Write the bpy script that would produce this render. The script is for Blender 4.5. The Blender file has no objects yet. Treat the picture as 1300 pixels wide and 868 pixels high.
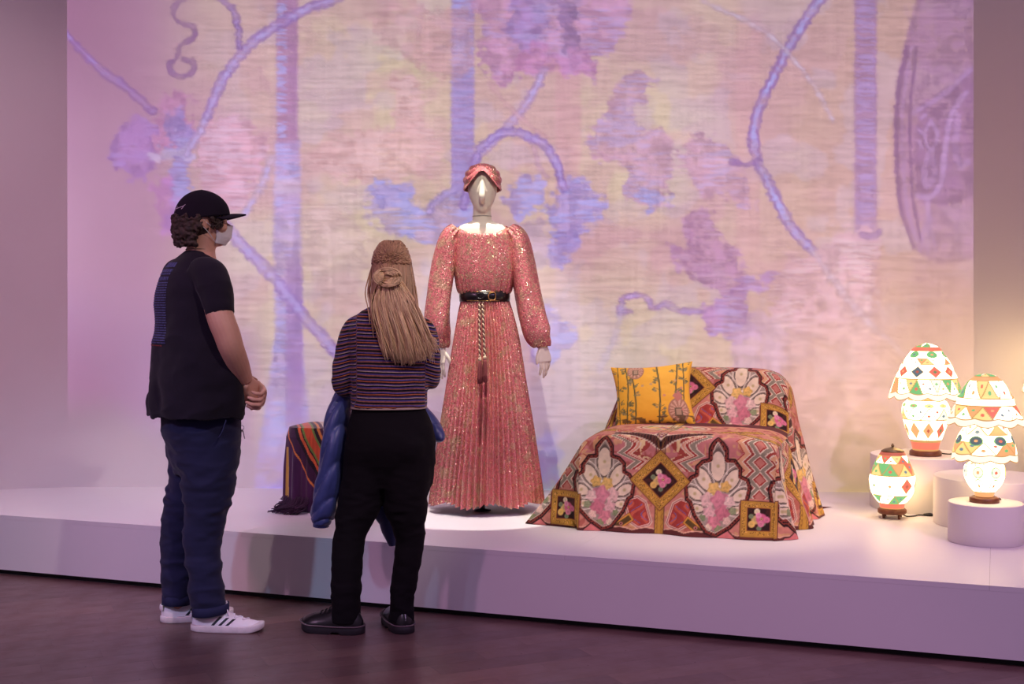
import bpy, bmesh, math, random
import numpy as np
from mathutils import Vector, Matrix, noise as mnoise
from mathutils.bvhtree import BVHTree
random.seed(7); np.random.seed(7)
S = bpy.context.scene
COL = S.collection
PI = math.pi
# ------------------------------------------------------------------ camera
FPX, CX, CY, CAMH = 1650.0, 650.0, 434.0, 1.36
PITCH = math.atan(50.0 / FPX)
cam = bpy.data.objects.new('camera', bpy.data.cameras.new('camera'))
COL.objects.link(cam); S.camera = cam
cam.location = (0, 0, CAMH)
cam.rotation_euler = (PI / 2 - PITCH, 0, 0)
cam.data.sensor_width = 36.0
cam.data.lens = FPX / 1300.0 * 36.0
cam.data.clip_start = 0.05
# ------------------------------------------------------------------ view
S.view_settings.view_transform = 'Standard'
S.view_settings.look = 'None'
S.view_settings.exposure = 0.0
S.view_settings.gamma = 1.0
S.view_settings.use_curve_mapping = False
# ------------------------------------------------------------------ world: dim, even gallery light
W = bpy.data.worlds.new('gallery_ambience'); S.world = W; W.use_nodes = True
W.node_tree.nodes['Background'].inputs[0].default_value = (0.56, 0.39, 0.62, 1)
W.node_tree.nodes['Background'].inputs[1].default_value = 0.33

def aim(o, target):
    d = Vector(target) - o.location
    o.rotation_euler = d.to_track_quat('-Z', 'Y').to_euler()
def spot(name, loc, target, power, color, deg, blend=0.3, radius=0.05):
    L = bpy.data.lights.new(name, 'SPOT'); L.energy = power; L.color = color
    L.spot_size = math.radians(deg); L.spot_blend = blend; L.shadow_soft_size = radius
    o = bpy.data.objects.new(name, L); COL.objects.link(o); o.location = loc; aim(o, target)
    return o
# track spots of the gallery, plus unseen fill spots added to brighten dim areas
spot('track_spot_mannequin', (-0.20, 5.80, 4.5), (-0.18, 6.53, 0.3), 680, (1.0, 0.92, 0.83), 14.0, 0.10, 0.02)
spot('track_spot_mannequin_front', (-0.07, 3.4, 4.3), (-0.15, 6.6, 1.50), 300, (1.0, 0.90, 0.78), 19, 0.6, 0.04)
spot('track_spot_sofa', (0.75, 4.0, 4.5), (0.85, 6.2, 0.5), 370, (1.0, 0.85, 0.58), 24, 0.6, 0.06)
spot('track_spot_pink_people', (-4.3, 1.2, 4.2), (-0.7, 5.3, 0.3), 240, (1.0, 0.45, 0.80), 36, 0.5, 0.16)
spot('track_spot_pink_right', (3.2, 1.5, 4.2), (1.3, 5.2, 0.0), 410, (0.84, 0.50, 1.0), 50, 0.8, 0.10)
spot('track_spot_pink_wall', (-3.0, 3.4, 4.2), (-2.9, 7.3, 0.3), 175, (1.0, 0.32, 0.56), 72, 1.0, 0.10)
spot('track_spot_pink_wall_b', (3.4, 3.4, 4.2), (2.7, 7.2, 0.6), 105, (1.0, 0.36, 0.28), 72, 1.0, 0.10)
spot('fill_spot_lilac_left', (-3.4, 1.0, 4.2), (-2.0, 5.8, 0.0), 330, (0.38, 0.62, 1.0), 34, 0.8, 0.12)  # added fill, no fixture seen: cools and lifts the stage's left front
spot('fill_spot_visitors', (1.3, 1.6, 4.4), (-0.75, 5.3, 1.2), 300, (1.0, 0.80, 0.76), 20, 0.5, 0.06)  # unseen spot added to brighten the visitors' backs and hair
for _x, _y, _p in ((-2.7, 6.7, 110), (-1.3, 6.45, 95), (0.6, 6.1, 65), (1.9, 5.9, 110)):
    spot('fill_downlight', (_x, _y, 4.6), (_x, _y - 0.05, 0.3), _p, (1.0, 0.86, 0.98), 52, 1.0, 0.10)  # unseen downlights added as an overhead wash to whiten the deck
# the video projector's lamp (its housing and slide are built below)
LP = Vector((0.0, 6.0, 4.7))
PROJ_POWER = 6000.0
proj = spot('projector_lamp', LP, LP + Vector((0, 0.135, -0.30)), PROJ_POWER, (1, 1, 1), 125, 0.0, 0.0)

# ------------------------------------------------------------------ helpers
_th = PITCH
def P(px, py, Y):
    """world point on the plane y=Y that the pixel looks at"""
    dx = px - CX; u = CY - py
    d = Vector((dx, FPX * math.cos(_th) + u * math.sin(_th), -FPX * math.sin(_th) + u * math.cos(_th)))
    k = Y / d.y
    return Vector((d.x * k, Y, CAMH + d.z * k))
def lin(c):
    c = np.asarray(c, float) / 255.0
    return np.where(c <= 0.04045, c / 12.92, ((c + 0.055) / 1.055) ** 2.4)
def L4(*c):
    r = lin(c); return (float(r[0]), float(r[1]), float(r[2]), 1.0)
def sstep(a, b, x):
    t = np.clip((x - a) / (b - a), 0, 1); return t * t * (3 - 2 * t)
def lerp(a, b, t): return a + (b - a) * t
_rngN = np.random.RandomState(3)
_PERM = _rngN.rand(64, 64, 64)
def vnoise(x, y, z=0.0):
    """smooth value noise 0..1"""
    x, y, z = np.broadcast_arrays(np.asarray(x, float), np.asarray(y, float), np.asarray(z, float))
    xi = np.floor(x).astype(int); yi = np.floor(y).astype(int); zi = np.floor(z).astype(int)
    fx, fy, fz = x - xi, y - yi, z - zi
    fx = fx * fx * (3 - 2 * fx); fy = fy * fy * (3 - 2 * fy); fz = fz * fz * (3 - 2 * fz)
    r = 0
    for a in (0, 1):
        for b in (0, 1):
            for c in (0, 1):
                w = (fx if a else 1 - fx) * (fy if b else 1 - fy) * (fz if c else 1 - fz)
                r = r + w * _PERM[(xi + a) & 63, (yi + b) & 63, (zi + c) & 63]
    return r
def fbm(x, y, z=0.0, o=3):
    r = 0; a = 0.5; t = 0
    for i in range(o):
        r = r + a * vnoise(x * 2 ** i + 7.3 * i, y * 2 ** i + 3.1 * i, np.asarray(z) * 2 ** i); t += a; a *= 0.5
    return r / t

def mesh(name, verts, faces, mat, parent=None, smooth=True, col=None):
    me = bpy.data.meshes.new(name)
    if isinstance(verts, np.ndarray) and isinstance(faces, np.ndarray):
        nv, nf, k = len(verts), len(faces), faces.shape[1]
        me.vertices.add(nv); me.vertices.foreach_set('co', np.ascontiguousarray(verts, dtype=np.float32).ravel())
        me.loops.add(nf * k); me.loops.foreach_set('vertex_index', np.ascontiguousarray(faces, dtype=np.int32).ravel())
        me.polygons.add(nf); me.polygons.foreach_set('loop_start', np.arange(0, nf * k, k, dtype=np.int32))
        me.update(calc_edges=True)
    else:
        me.from_pydata([tuple(map(float, v)) for v in verts], [], [tuple(int(i) for i in f) for f in faces])
    if col is not None:
        a = me.color_attributes.new('Col', 'FLOAT_COLOR', 'POINT')
        c = np.ones((len(me.vertices), 4), np.float32); c[:, :3] = col
        a.data.foreach_set('color', c.ravel())
    if smooth: me.polygons.foreach_set('use_smooth', np.ones(len(me.polygons), bool))
    me.validate()
    if mat is not None: me.materials.append(mat)
    o = bpy.data.objects.new(name, me); COL.objects.link(o)
    if parent is not None: o.parent = parent
    return o
def empty(name, loc=(0, 0, 0), rz=0.0, label=None, cat=None, group=None):
    o = bpy.data.objects.new(name, None); COL.objects.link(o); o.location = loc; o.rotation_euler[2] = rz
    o.empty_display_size = 0.1
    if label: tag(o, label, cat, group)
    return o
def tag(o, label=None, cat=None, group=None, kind=None):
    if label: o['label'] = label
    if cat: o['category'] = cat
    if group: o['group'] = group
    if kind: o['kind'] = kind
    return o
class MB:
    """collects primitive pieces into one mesh"""
    def __init__(s): s.v = []; s.f = []; s.c = []
    def add(s, v, f, col=None):
        n = len(s.v); s.v += [tuple(map(float, p)) for p in v]; s.f += [tuple(int(i) + n for i in q) for q in f]
        s.c += [col if col is not None else (1, 1, 1)] * len(v); return s
    def box(s, lo, hi, bev=0.0, M=None):
        bm = bmesh.new(); bmesh.ops.create_cube(bm, size=1)
        lo = Vector(lo); hi = Vector(hi)
        for v in bm.verts: v.co = Vector([(lo[i] + hi[i]) / 2 + v.co[i] * (hi[i] - lo[i]) for i in range(3)])
        if bev: bmesh.ops.bevel(bm, geom=bm.edges[:], offset=bev, segments=2, profile=0.5, affect='EDGES')
        if M is not None: bm.transform(M)
        bm.verts.index_update()
        s.add([v.co for v in bm.verts], [[v.index for v in f.verts] for f in bm.faces]); bm.free(); return s
    def raw(s, vf): return s.add(vf[0], vf[1])
    def build(s, name, mat, parent=None, smooth=True, usecol=False):
        return mesh(name, s.v, s.f, mat, parent, smooth, np.array(s.c) if usecol else None)
def loft(rings, cap=True, closed=True):
    """rings: (m,n,3) array -> verts, quads (caps are fans)"""
    R = np.asarray(rings, float); m, n = R.shape[:2]
    v = R.reshape(-1, 3); f = []
    nn = n if closed else n - 1
    for i in range(m - 1):
        for j in range(nn):
            a = i * n + j; b = i * n + (j + 1) % n
            f.append((a, b, b + n, a + n))
    if cap and closed:
        v = np.vstack([v, R[0].mean(0), R[-1].mean(0)]); c0 = m * n; c1 = c0 + 1
        for j in range(n):
            f.append((c0, (j + 1) % n, j)); f.append((c1, (m - 1) * n + j, (m - 1) * n + (j + 1) % n))
    return v, f
def grid_faces(m, n, closed=False):
    i, j = np.meshgrid(np.arange(m - 1), np.arange(n if closed else n - 1), indexing='ij')
    a = i * n + j; b = i * n + (j + 1) % n
    return np.stack([a, b, b + n, a + n], -1).reshape(-1, 4)
def ring(c, ax, ay, rx, ry, n=32, e=2.0):
    """superellipse ring about centre c spanned by unit vectors ax, ay"""
    t = np.arange(n) * 2 * PI / n; ct, st = np.cos(t), np.sin(t)
    p = np.sign(ct) * np.abs(ct) ** (2 / e) * rx; q = np.sign(st) * np.abs(st) ** (2 / e) * ry
    return np.asarray(c, float)[None] + p[:, None] * np.asarray(ax, float)[None] + q[:, None] * np.asarray(ay, float)[None]
def catmull(pts, n):
    p = np.asarray(pts, float); k = len(p)
    if k == 2: return p[0] + (p[1] - p[0]) * np.linspace(0, 1, n)[:, None]
    q = np.vstack([2 * p[0] - p[1], p, 2 * p[-1] - p[-2]])
    t = np.linspace(0, k - 1, n); i = np.minimum(t.astype(int), k - 2); f = (t - i)[:, None]
    a, b, c, d = q[i], q[i + 1], q[i + 2], q[i + 3]
    return 0.5 * ((2 * b) + (c - a) * f + (2 * a - 5 * b + 4 * c - d) * f ** 2 + (3 * b - a - 3 * c + d) * f ** 3)
def tube(pts, rad, n=12, res=None, flat=1.0, up=(0, 0, 1), cap=True, e=2.0, round_ends=False):
    """swept tube; rad scalar, list, or list of (r1, r2) pairs"""
    p = np.asarray(pts, float)
    r = np.asarray(rad, float)
    if r.ndim == 0: r = np.full((len(p), 2), float(r)); r[:, 1] *= flat
    elif r.ndim == 1: r = np.stack([r, r * flat], 1)
    if res:
        q = catmull(np.hstack([p, r]), res); p, r = q[:, :3], q[:, 3:]
    if round_ends:
        d0 = p[0] - p[1]; d0 /= np.linalg.norm(d0) + 1e-9; d1 = p[-1] - p[-2]; d1 /= np.linalg.norm(d1) + 1e-9
        k0 = [(0.95, 0.3), (0.75, 0.66), (0.45, 0.9)]
        r0, r1 = r[0], r[-1]
        p = np.vstack([[p[0] + d0 * r0.mean() * a for a, b in k0], p, [p[-1] + d1 * r1.mean() * a for a, b in k0[::-1]]])
        r = np.vstack([[r0 * b for a, b in k0], r, [r1 * b for a, b in k0[::-1]]])
    T = np.gradient(p, axis=0); T /= np.linalg.norm(T, axis=1)[:, None] + 1e-12
    u = np.asarray(up, float); rings = []
    a = u - T[0] * (u @ T[0])
    if np.linalg.norm(a) < 1e-3: a = np.array([1, 0, 0.]) - T[0] * T[0][0]
    a /= np.linalg.norm(a)
    for i in range(len(p)):
        a = a - T[i] * (a @ T[i]); a /= np.linalg.norm(a) + 1e-12
        b = np.cross(T[i], a)
        rings.append(ring(p[i], a, b, r[i, 0], r[i, 1], n, e))
    return loft(rings, cap)
def lathe(prof, n=48, center=(0, 0, 0), cap=True):
    p = np.asarray(prof, float); t = np.arange(n) * 2 * PI / n
    R = np.stack([np.stack([r * np.cos(t), r * np.sin(t), np.full(n, z)], -1) for r, z in p]) + np.asarray(center, float)
    return loft(R, cap)
def ball(c, r, nu=20, nv=12, M=None):
    rr = np.asarray(r, float) if np.ndim(r) else np.full(3, float(r))
    a = np.linspace(0, PI, nv + 1)[1:-1]; t = np.arange(nu) * 2 * PI / nu
    R = np.stack([np.stack([np.sin(x) * np.cos(t), np.sin(x) * np.sin(t), np.full(nu, -np.cos(x))], -1) for x in a])
    v = R.reshape(-1, 3); f = []
    m = len(a)
    for i in range(m - 1):
        for j in range(nu):
            p = i * nu + j; q = i * nu + (j + 1) % nu; f.append((p, q, q + nu, p + nu))
    v = np.vstack([v, [0, 0, -1], [0, 0, 1]])
    for j in range(nu):
        f.append((m * nu, (j + 1) % nu, j)); f.append((m * nu + 1, (m - 1) * nu + j, (m - 1) * nu + (j + 1) % nu))
    v = v * rr
    if M is not None: v = v @ np.asarray(M, float).T
    return v + np.asarray(c, float), f
def remesh(pieces, voxel, smooth=4, fac=0.5):
    """unite overlapping closed pieces into one continuous skin; returns arrays"""
    b = MB()
    for p in pieces: b.raw(p)
    o = b.build('tmp_remesh', None)
    m = o.modifiers.new('r', 'REMESH'); m.mode = 'VOXEL'; m.voxel_size = voxel; m.adaptivity = 0
    if smooth:
        s = o.modifiers.new('s', 'SMOOTH'); s.factor = fac; s.iterations = smooth
    dg = bpy.context.evaluated_depsgraph_get(); ev = o.evaluated_get(dg); me = ev.to_mesh()
    nv = len(me.vertices); v = np.empty(nv * 3, np.float32); me.vertices.foreach_get('co', v); v = v.reshape(-1, 3).astype(float)
    q = np.empty(len(me.loops), np.int32); me.loops.foreach_get('vertex_index', q)
    tot = np.empty(len(me.polygons), np.int32); me.polygons.foreach_get('loop_total', tot)
    if (tot == 4).all(): f = q.reshape(-1, 4)
    else: f = [tuple(p.vertices) for p in me.polygons]
    ev.to_mesh_clear(); md = o.data; bpy.data.objects.remove(o); bpy.data.meshes.remove(md)
    return v, f
def vnormals(v, f):
    f = np.asarray(f); a, b, c = v[f[:, 0]], v[f[:, 1]], v[f[:, 2]]
    n = np.cross(b - a, v[f[:, -1]] - a) + np.cross(c - b, a - b)
    N = np.zeros_like(v)
    for k in range(f.shape[1]): np.add.at(N, f[:, k], n)
    return N / (np.linalg.norm(N, axis=1)[:, None] + 1e-12)

# ------------------------------------------------------------------ materials
class N:
    """tiny node-graph helper"""
    def __init__(s, name):
        s.m = bpy.data.materials.new(name); s.m.use_nodes = True; s.t = s.m.node_tree
        s.b = s.t.nodes['Principled BSDF']; s.out = s.t.nodes['Material Output']
    def n(s, kind, **kw):
        x = s.t.nodes.new(kind)
        for k, v in kw.items(): setattr(x, k, v)
        return x
    def l(s, a, b): s.t.links.new(a, b)
    def set(s, **kw):
        for k, v in kw.items(): s.b.inputs[k.replace('_', ' ')].default_value = v
        return s
    def coord(s, out='Object', scale=(1, 1, 1)):
        c = s.n('ShaderNodeTexCoord'); mp = s.n('ShaderNodeMapping'); mp.inputs['Scale'].default_value = scale
        s.l(c.outputs[out], mp.inputs['Vector']); return mp.outputs[0]
    def noise(s, vec, scale, detail=3, rough=0.5):
        x = s.n('ShaderNodeTexNoise'); x.inputs['Scale'].default_value = scale; x.inputs['Detail'].default_value = detail
        x.inputs['Roughness'].default_value = rough; s.l(vec, x.inputs['Vector']); return x.outputs['Fac']
    def ramp(s, fac, stops, interp='LINEAR'):
        r = s.n('ShaderNodeValToRGB'); e = r.color_ramp; e.interpolation = interp
        while len(e.elements) < len(stops): e.elements.new(0.5)
        for k, (p, c) in enumerate(stops): e.elements[k].position = p; e.elements[k].color = c
        s.l(fac, r.inputs[0]); return r.outputs[0]
    def mix(s, fac, a, b, mode='MIX'):
        x = s.n('ShaderNodeMix', data_type='RGBA', blend_type=mode)
        for sock, val in ((x.inputs['Factor'], fac), (x.inputs['A'], a), (x.inputs['B'], b)):
            if hasattr(val, 'is_linked'): s.l(val, sock)
            else: sock.default_value = val
        # colour sockets are the third set
        return x
    def bump(s, h, strength=0.2, dist=0.01):
        b = s.n('ShaderNodeBump'); b.inputs['Strength'].default_value = strength; b.inputs['Distance'].default_value = dist
        s.l(h, b.inputs['Height']); s.l(b.outputs[0], s.b.inputs['Normal'])
    def attr(s, name='Col'):
        a = s.n('ShaderNodeAttribute'); a.attribute_name = name; return a.outputs['Color']
    def base(s, c): s.l(c, s.b.inputs['Base Color'])
def cmix(g, fac, a, b, mode='MIX'):
    x = g.n('ShaderNodeMix', data_type='RGBA', blend_type=mode)
    for i, val in ((0, fac), (6, a), (7, b)):
        if isinstance(val, bpy.types.NodeSocket): g.l(val, x.inputs[i])
        else: x.inputs[i].default_value = val
    return x.outputs[2]
def simple(name, c, rough=0.6, metal=0.0, var=0.12, scale=8.0, bump=0.0, bscale=60.0, spec=0.5, sheen=0.0):
    g = N(name); v = g.coord()
    f = g.noise(v, scale, 4)
    c = np.array(c[:3]); a = tuple(c * (1 - var)) + (1,); b = tuple(np.minimum(c * (1 + var), 1)) + (1,)
    g.base(g.ramp(f, [(0.3, a), (0.7, b)]))
    g.set(Roughness=rough, Metallic=metal); g.b.inputs['Specular IOR Level'].default_value = spec
    if sheen: g.b.inputs['Sheen Weight'].default_value = sheen
    if bump: g.bump(g.noise(v, bscale, 3), bump, 0.005)
    return g.m
def attr_mat(name, rough=0.8, bump=0.0, bscale=400.0, spec=0.3, sheen=0.0):
    g = N(name); g.base(g.attr()); g.set(Roughness=rough); g.b.inputs['Specular IOR Level'].default_value = spec
    if sheen: g.b.inputs['Sheen Weight'].default_value = sheen
    if bump: g.bump(g.noise(g.coord(), bscale, 2), bump, 0.003)
    return g.m
# ================================================================== SETTING
PLAT = 0.30
def wallY(X): return 7.347 - 0.0457 * X
# ---- back wall: straight, rounding toward the viewer at its left end
plan = [(4.6, wallY(4.6))]
for X in np.linspace(4.0, -2.35, 14): plan.append((X, wallY(X)))
R_ = 1.35; cxw, cyw = -2.35, wallY(-2.35) - R_
for a in np.linspace(92.6, 172, 26)[1:]:
    plan.append((cxw + R_ * math.cos(math.radians(a)), cyw + R_ * math.sin(math.radians(a))))
plan.append((plan[-1][0] - 0.25, plan[-1][1] - 1.8))
g = N('wall_paint'); v = g.coord()
g.base(g.ramp(g.noise(v, 1.3, 4), [(0.3, L4(226, 222, 220)), (0.7, L4(232, 228, 226))])); g.set(Roughness=0.85)
g.b.inputs['Specular IOR Level'].default_value = 0.2
g.bump(g.noise(v, 180, 2), 0.03, 0.002); M_wall = g.m
inner = np.array(plan); nv_ = len(inner)
d = np.gradient(inner, axis=0); nrm = np.stack([-d[:, 1], d[:, 0]], 1); nrm /= np.linalg.norm(nrm, axis=1)[:, None]
outer = inner - nrm * 0.15
if ((outer[3] - inner[3])[1] < 0): outer = inner + nrm * 0.15
H_ = 5.2
rr = [np.column_stack([inner, np.zeros(nv_)]), np.column_stack([inner, np.full(nv_, H_)]), np.column_stack([outer, np.full(nv_, H_)]), np.column_stack([outer, np.zeros(nv_)])]
vv = np.vstack(rr); ff = []
for k in range(4):
    for j in range(nv_ - 1):
        a = k * nv_ + j; b = ((k + 1) % 4) * nv_ + j; ff.append((a, a + 1, b + 1, b))
ff += [(0, nv_, 2 * nv_, 3 * nv_), tuple(reversed([nv_ - 1, 2 * nv_ - 1, 3 * nv_ - 1, 4 * nv_ - 1]))]
wall = mesh('wall_back', vv, ff, M_wall)
wm = wall.data
sm_ = np.zeros(len(wm.polygons), bool); sm_[:nv_ - 1] = True; wm.polygons.foreach_set('use_smooth', sm_)
wm.edges.foreach_set('use_edge_sharp', np.array([len({p for p in e.vertices if p < nv_}) == 2 and True for e in wm.edges]) & np.array([all(q < nv_ for q in e.vertices) or all(nv_ <= q < 2 * nv_ for q in e.vertices) for e in wm.edges]))
tag(wall, 'smooth white gallery wall behind the stage, rounding forward at its left', 'wall', kind='structure')

# ---- floor: a dark subfloor and individual end-grain wood boards
g = N('floor_board'); v = g.coord(scale=(1, 1, 1))
oi = g.n('ShaderNodeObjectInfo')
c1 = g.ramp(oi.outputs['Random'], [(0, L4(98, 74, 74)), (0.5, L4(106, 80, 79)), (1, L4(117, 90, 87))])
gr = g.n('ShaderNodeMapping'); gr.inputs['Scale'].default_value = (3, 40, 40); tc = g.n('ShaderNodeTexCoord'); g.l(tc.outputs['Object'], gr.inputs[0])
c2 = g.ramp(g.noise(gr.outputs[0], 2.5, 5), [(0.3, (0.80, 0.80, 0.80, 1)), (0.75, (1.08, 1.05, 1.02, 1))])
g.base(cmix(g, 1.0, c1, c2, 'MULTIPLY')); g.b.inputs['Specular IOR Level'].default_value = 0.45
g.l(g.ramp(g.noise(v, 9, 3), [(0.3, (0.26,) * 3 + (1,)), (0.7, (0.40,) * 3 + (1,))]), g.b.inputs['Roughness'])
g.bump(g.noise(gr.outputs[0], 5, 3), 0.06, 0.002); M_board = g.m
M_sub = simple('subfloor_dark', L4(84, 62, 60), 0.6)
b = MB(); b.box((-6, -1.0, -0.06), (6, 9, -0.010)); floor = b.build('floor', M_sub, smooth=False)
tag(floor, 'dark brown wood board floor in front of the white stage', 'floor', kind='structure')
bl, bw = 0.62, 0.125
bm_ = MB(); bm_.box((-bl / 2 + 0.0003, -bw / 2 + 0.0003, -0.012), (bl / 2 - 0.0003, bw / 2 - 0.0003, 0.0))
bo = bm_.build('floor_board', M_board, floor, smooth=False); brd = bo.data; bpy.data.objects.remove(bo)
fa = math.radians(24); ca_, sa_ = math.cos(fa), math.sin(fa)
cnt = 0; cand = []
for j in range(-40, 60):
    for i in range(-16, 18):
        lx = i * bl + (j * 0.37 % 1) * bl; ly = j * bw
        X = ca_ * lx - sa_ * ly; Y = 4.9 + sa_ * lx + ca_ * ly
        if Y < 3.6 or Y > 6.95 - 0.373 * (X + 2.5): continue
        if abs(X) > 0.43 * Y + 0.25: continue
        cand.append((abs(Y - 4.2), X, Y, i, j))
cand.sort()
for k, (_, X, Y, i, j) in enumerate(cand[:296]):
    o = bpy.data.objects.new('floor_board', brd); COL.objects.link(o); o.parent = floor
    o.location = (X, Y, 0); o.rotation_euler[2] = fa
if len(cand) > 296:
    b = MB()
    for (_, X, Y, i, j) in cand[296:]:
        b.box((-bl / 2 + 0.0003, -bw / 2 + 0.0003, -0.012), (bl / 2 - 0.0003, bw / 2 - 0.0003, 0.0), 0, Matrix.Translation((X, Y, 0)) @ Matrix.Rotation(fa, 4, 'Z'))
    o = b.build('floor_boards_far', M_board, floor, smooth=False); o['kind'] = 'stuff'

# ---- stage platform
def frontY(X): return 6.46 - 0.373 * (X + 2.545)
M_plat = simple('stage_paint', L4(226, 222, 224), 0.42, var=0.012, scale=3, bump=0.02, bscale=150, spec=0.4)
M_black = simple('black_recess', L4(12, 11, 13), 0.7)
stage = empty('display_platform', (0, 6.9, 0), label='low wide white stage platform along the back wall', cat='platform')
def part(o): # keep world placement under an empty
    o.location = -Vector(stage.location); return o
xs = [-3.9, -2.6, -1.25, 0.22, 1.79, 3.2, 4.5]
tx, ty = 0.373, 1.0   # seams run square to the front edge
for k in range(len(xs) - 1):
    def bk(X):  # back end of a seam starting at front point X
        for s in np.linspace(0, 4, 400):
            x = X + tx * s; y = frontY(X) + ty * s
            if y >= wallY(x): return (x, y)
        return (x, y)
    def wl(x, y):
        return (x, y)
    x0, x1 = xs[k], xs[k + 1]
    if k == 0:
        quad = [(x0, frontY(x0)), (x1 - 0.0004, frontY(x1)), bk(x1 - 0.0004), (-3.9, 7.6)]
    else:
        quad = [(x0 + 0.0004, frontY(x0 + .0004)), (x1 - 0.0004, frontY(x1 - .0004)), bk(x1 - 0.0004), bk(x0 + 0.0004)]
    vv = [(x, y, PLAT) for x, y in quad] + [(x, y, PLAT - 0.02) for x, y in quad]
    part(mesh('deck_panel', vv, [(0, 1, 2, 3), (7, 6, 5, 4), (0, 4, 5, 1), (1, 5, 6, 2), (2, 6, 7, 3), (3, 7, 4, 0)], M_plat, stage, smooth=False))
def slab(name, xa, xb, off0, off1, z0, z1, mat):
    n_ = np.array([-0.373, -1.0]) / math.hypot(0.373, 1.0)   # outward normal of the front
    q = []
    for X, off in ((xa, off0), (xb, off0), (xb, off1), (xa, off1)):
        q.append((X + n_[0] * off, frontY(X) + n_[1] * off))
    vv = [(x, y, z1) for x, y in q] + [(x, y, z0) for x, y in q]
    return part(mesh(name, vv, [(0, 1, 2, 3), (7, 6, 5, 4), (0, 4, 5, 1), (1, 5, 6, 2), (2, 6, 7, 3), (3, 7, 4, 0)], mat, stage, smooth=False))
slab('front_panel', -3.9, 4.5, 0.0, -0.018, 0.026, PLAT - 0.0205, M_plat)
slab('toe_kick', -3.9, 4.5, -0.03, -0.06, 0.0, 0.03, M_black)

# ---- ceiling-hung projector: lamp, painted slide, housing. The slide throws the tapestry picture on the wall
KCAL = 0.02
# ================================================================== PROJECTED TAPESTRY (the projector's slide)
NXs, NYs = 700, 420
SX0, SX1, SY0, SY1 = 78.0, 1236.0, -30.0, 632.0
# slide drawing board: u (left-right), w (top-down) in drawing units, 1 unit = 4.45 mm on the wall
U, Wd = np.meshgrid(np.linspace(SX0, SX1, NXs), np.linspace(SY0, SY1, NYs))
# woven jitter of the drawing coordinates
row = vnoise(Wd * 0.5, U * 0.11, 1.5)
hf = fbm(U * 0.13, Wd * 0.13, 14.0, 2) - 0.5; hf2 = fbm(U * 0.13, Wd * 0.13, 24.0, 2) - 0.5
Uj = U + 9 * (fbm(U * 0.05, Wd * 0.05, 2.0) - 0.5) * 2 + 9 * (row - 0.5) + 20 * hf
Wj = Wd + 7 * (fbm(U * 0.05, Wd * 0.05, 9.0) - 0.5) * 2 + 20 * hf2
U2 = U + 4 * (row - 0.5); W2 = Wd + 3 * (fbm(U * .06, Wd * .06, 5.) - .5)
def sd_poly(pts, x, y):
    p = np.asarray(pts, float); d = np.full(x.shape, 1e9); s = np.ones(x.shape)
    n = len(p); j = n - 1
    for i in range(n):
        ex, ey = p[j] - p[i]; wx, wy = x - p[i, 0], y - p[i, 1]
        t = np.clip((wx * ex + wy * ey) / (ex * ex + ey * ey + 1e-12), 0, 1)
        bx, by = wx - ex * t, wy - ey * t; d = np.minimum(d, bx * bx + by * by)
        c1 = y >= p[i, 1]; c2 = y < p[j, 1]; c3 = ex * wy > ey * wx
        s = np.where((c1 & c2 & c3) | (~c1 & ~c2 & ~c3), -s, s); j = i
    return s * np.sqrt(d)
def sd_line(pts, x, y):
    p = np.asarray(pts, float); d = np.full(x.shape, 1e9); tt = np.zeros(x.shape); acc = 0
    for i in range(len(p) - 1):
        e = p[i + 1] - p[i]; L = math.hypot(*e)
        t = np.clip(((x - p[i, 0]) * e[0] + (y - p[i, 1]) * e[1]) / (L * L + 1e-9), 0, 1)
        q = np.hypot(x - p[i, 0] - e[0] * t, y - p[i, 1] - e[1] * t)
        m = q < d; d = np.where(m, q, d); tt = np.where(m, acc + t * L, tt); acc += L
    return d, tt
# ground cloth
IMG = np.empty(U.shape + (3,)); 
def C(*c): return np.array(c, float)
n1 = fbm(U * 0.006, Wd * 0.006, 0.3, 3)
cream = C(222, 199, 186); pinkg = C(210, 170, 184)
IMG[:] = lerp(cream, pinkg, sstep(0.38, 0.66, n1)[..., None])
IMG[:] = lerp(IMG, C(184, 140, 174), (0.92 * sstep(330, 170, U))[..., None]); IMG[:] = lerp(IMG, C(184, 146, 184), (0.9 * sstep(360, 300, U) * sstep(330, 470, Wd))[..., None]); IMG[:] = lerp(IMG, C(166, 122, 154), (0.8 * sstep(230, 80, U) * sstep(300, 0, Wd))[..., None])
IMG[:] = lerp(IMG, C(208, 182, 214), (0.75 * np.exp(-((Wd - 560) / 130) ** 2) * sstep(300, 420, U) * sstep(900, 700, U))[..., None])
IMG[:] = lerp(IMG, C(216, 176, 186), (0.8 * sstep(900, 1100, U) * sstep(120, 420, Wd))[..., None])
IMG[:] = lerp(IMG, C(196, 158, 160), (0.6 * sstep(1050, 1180, U) * sstep(330, 60, Wd))[..., None])
IMG[:] = lerp(IMG, C(226, 208, 180), (0.5 * np.exp(-(((U - 560) / 200) ** 2 + ((Wd - 150) / 140) ** 2)))[..., None])
IMG[:] = lerp(IMG, C(224, 206, 186), (0.6 * np.exp(-(((U - 830) / 160) ** 2 + ((Wd - 420) / 70) ** 2)))[..., None])
IMG[:] = lerp(IMG, C(228, 214, 182), (0.4 * np.exp(-(((U - 425) / 45) ** 2 + ((Wd - 400) / 80) ** 2)))[..., None])
IMG[:] = lerp(IMG, C(202, 162, 166), (0.75 * sstep(890, 1040, U))[..., None])
def paint(mask, col, sl=(slice(None), slice(None))):
    IMG[sl] = lerp(IMG[sl], np.asarray(col, float), np.clip(mask, 0, 1)[..., None])
FV = fbm(U * 0.07, Wd * 0.07, 41.0, 3)
streak = fbm(U * 0.06, Wd * 0.42, 4.4, 2)
F61 = fbm(U * 0.03, Wd * 0.03, 6.1); F82 = fbm(U * 0.025, Wd * 0.025, 8.2)
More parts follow.
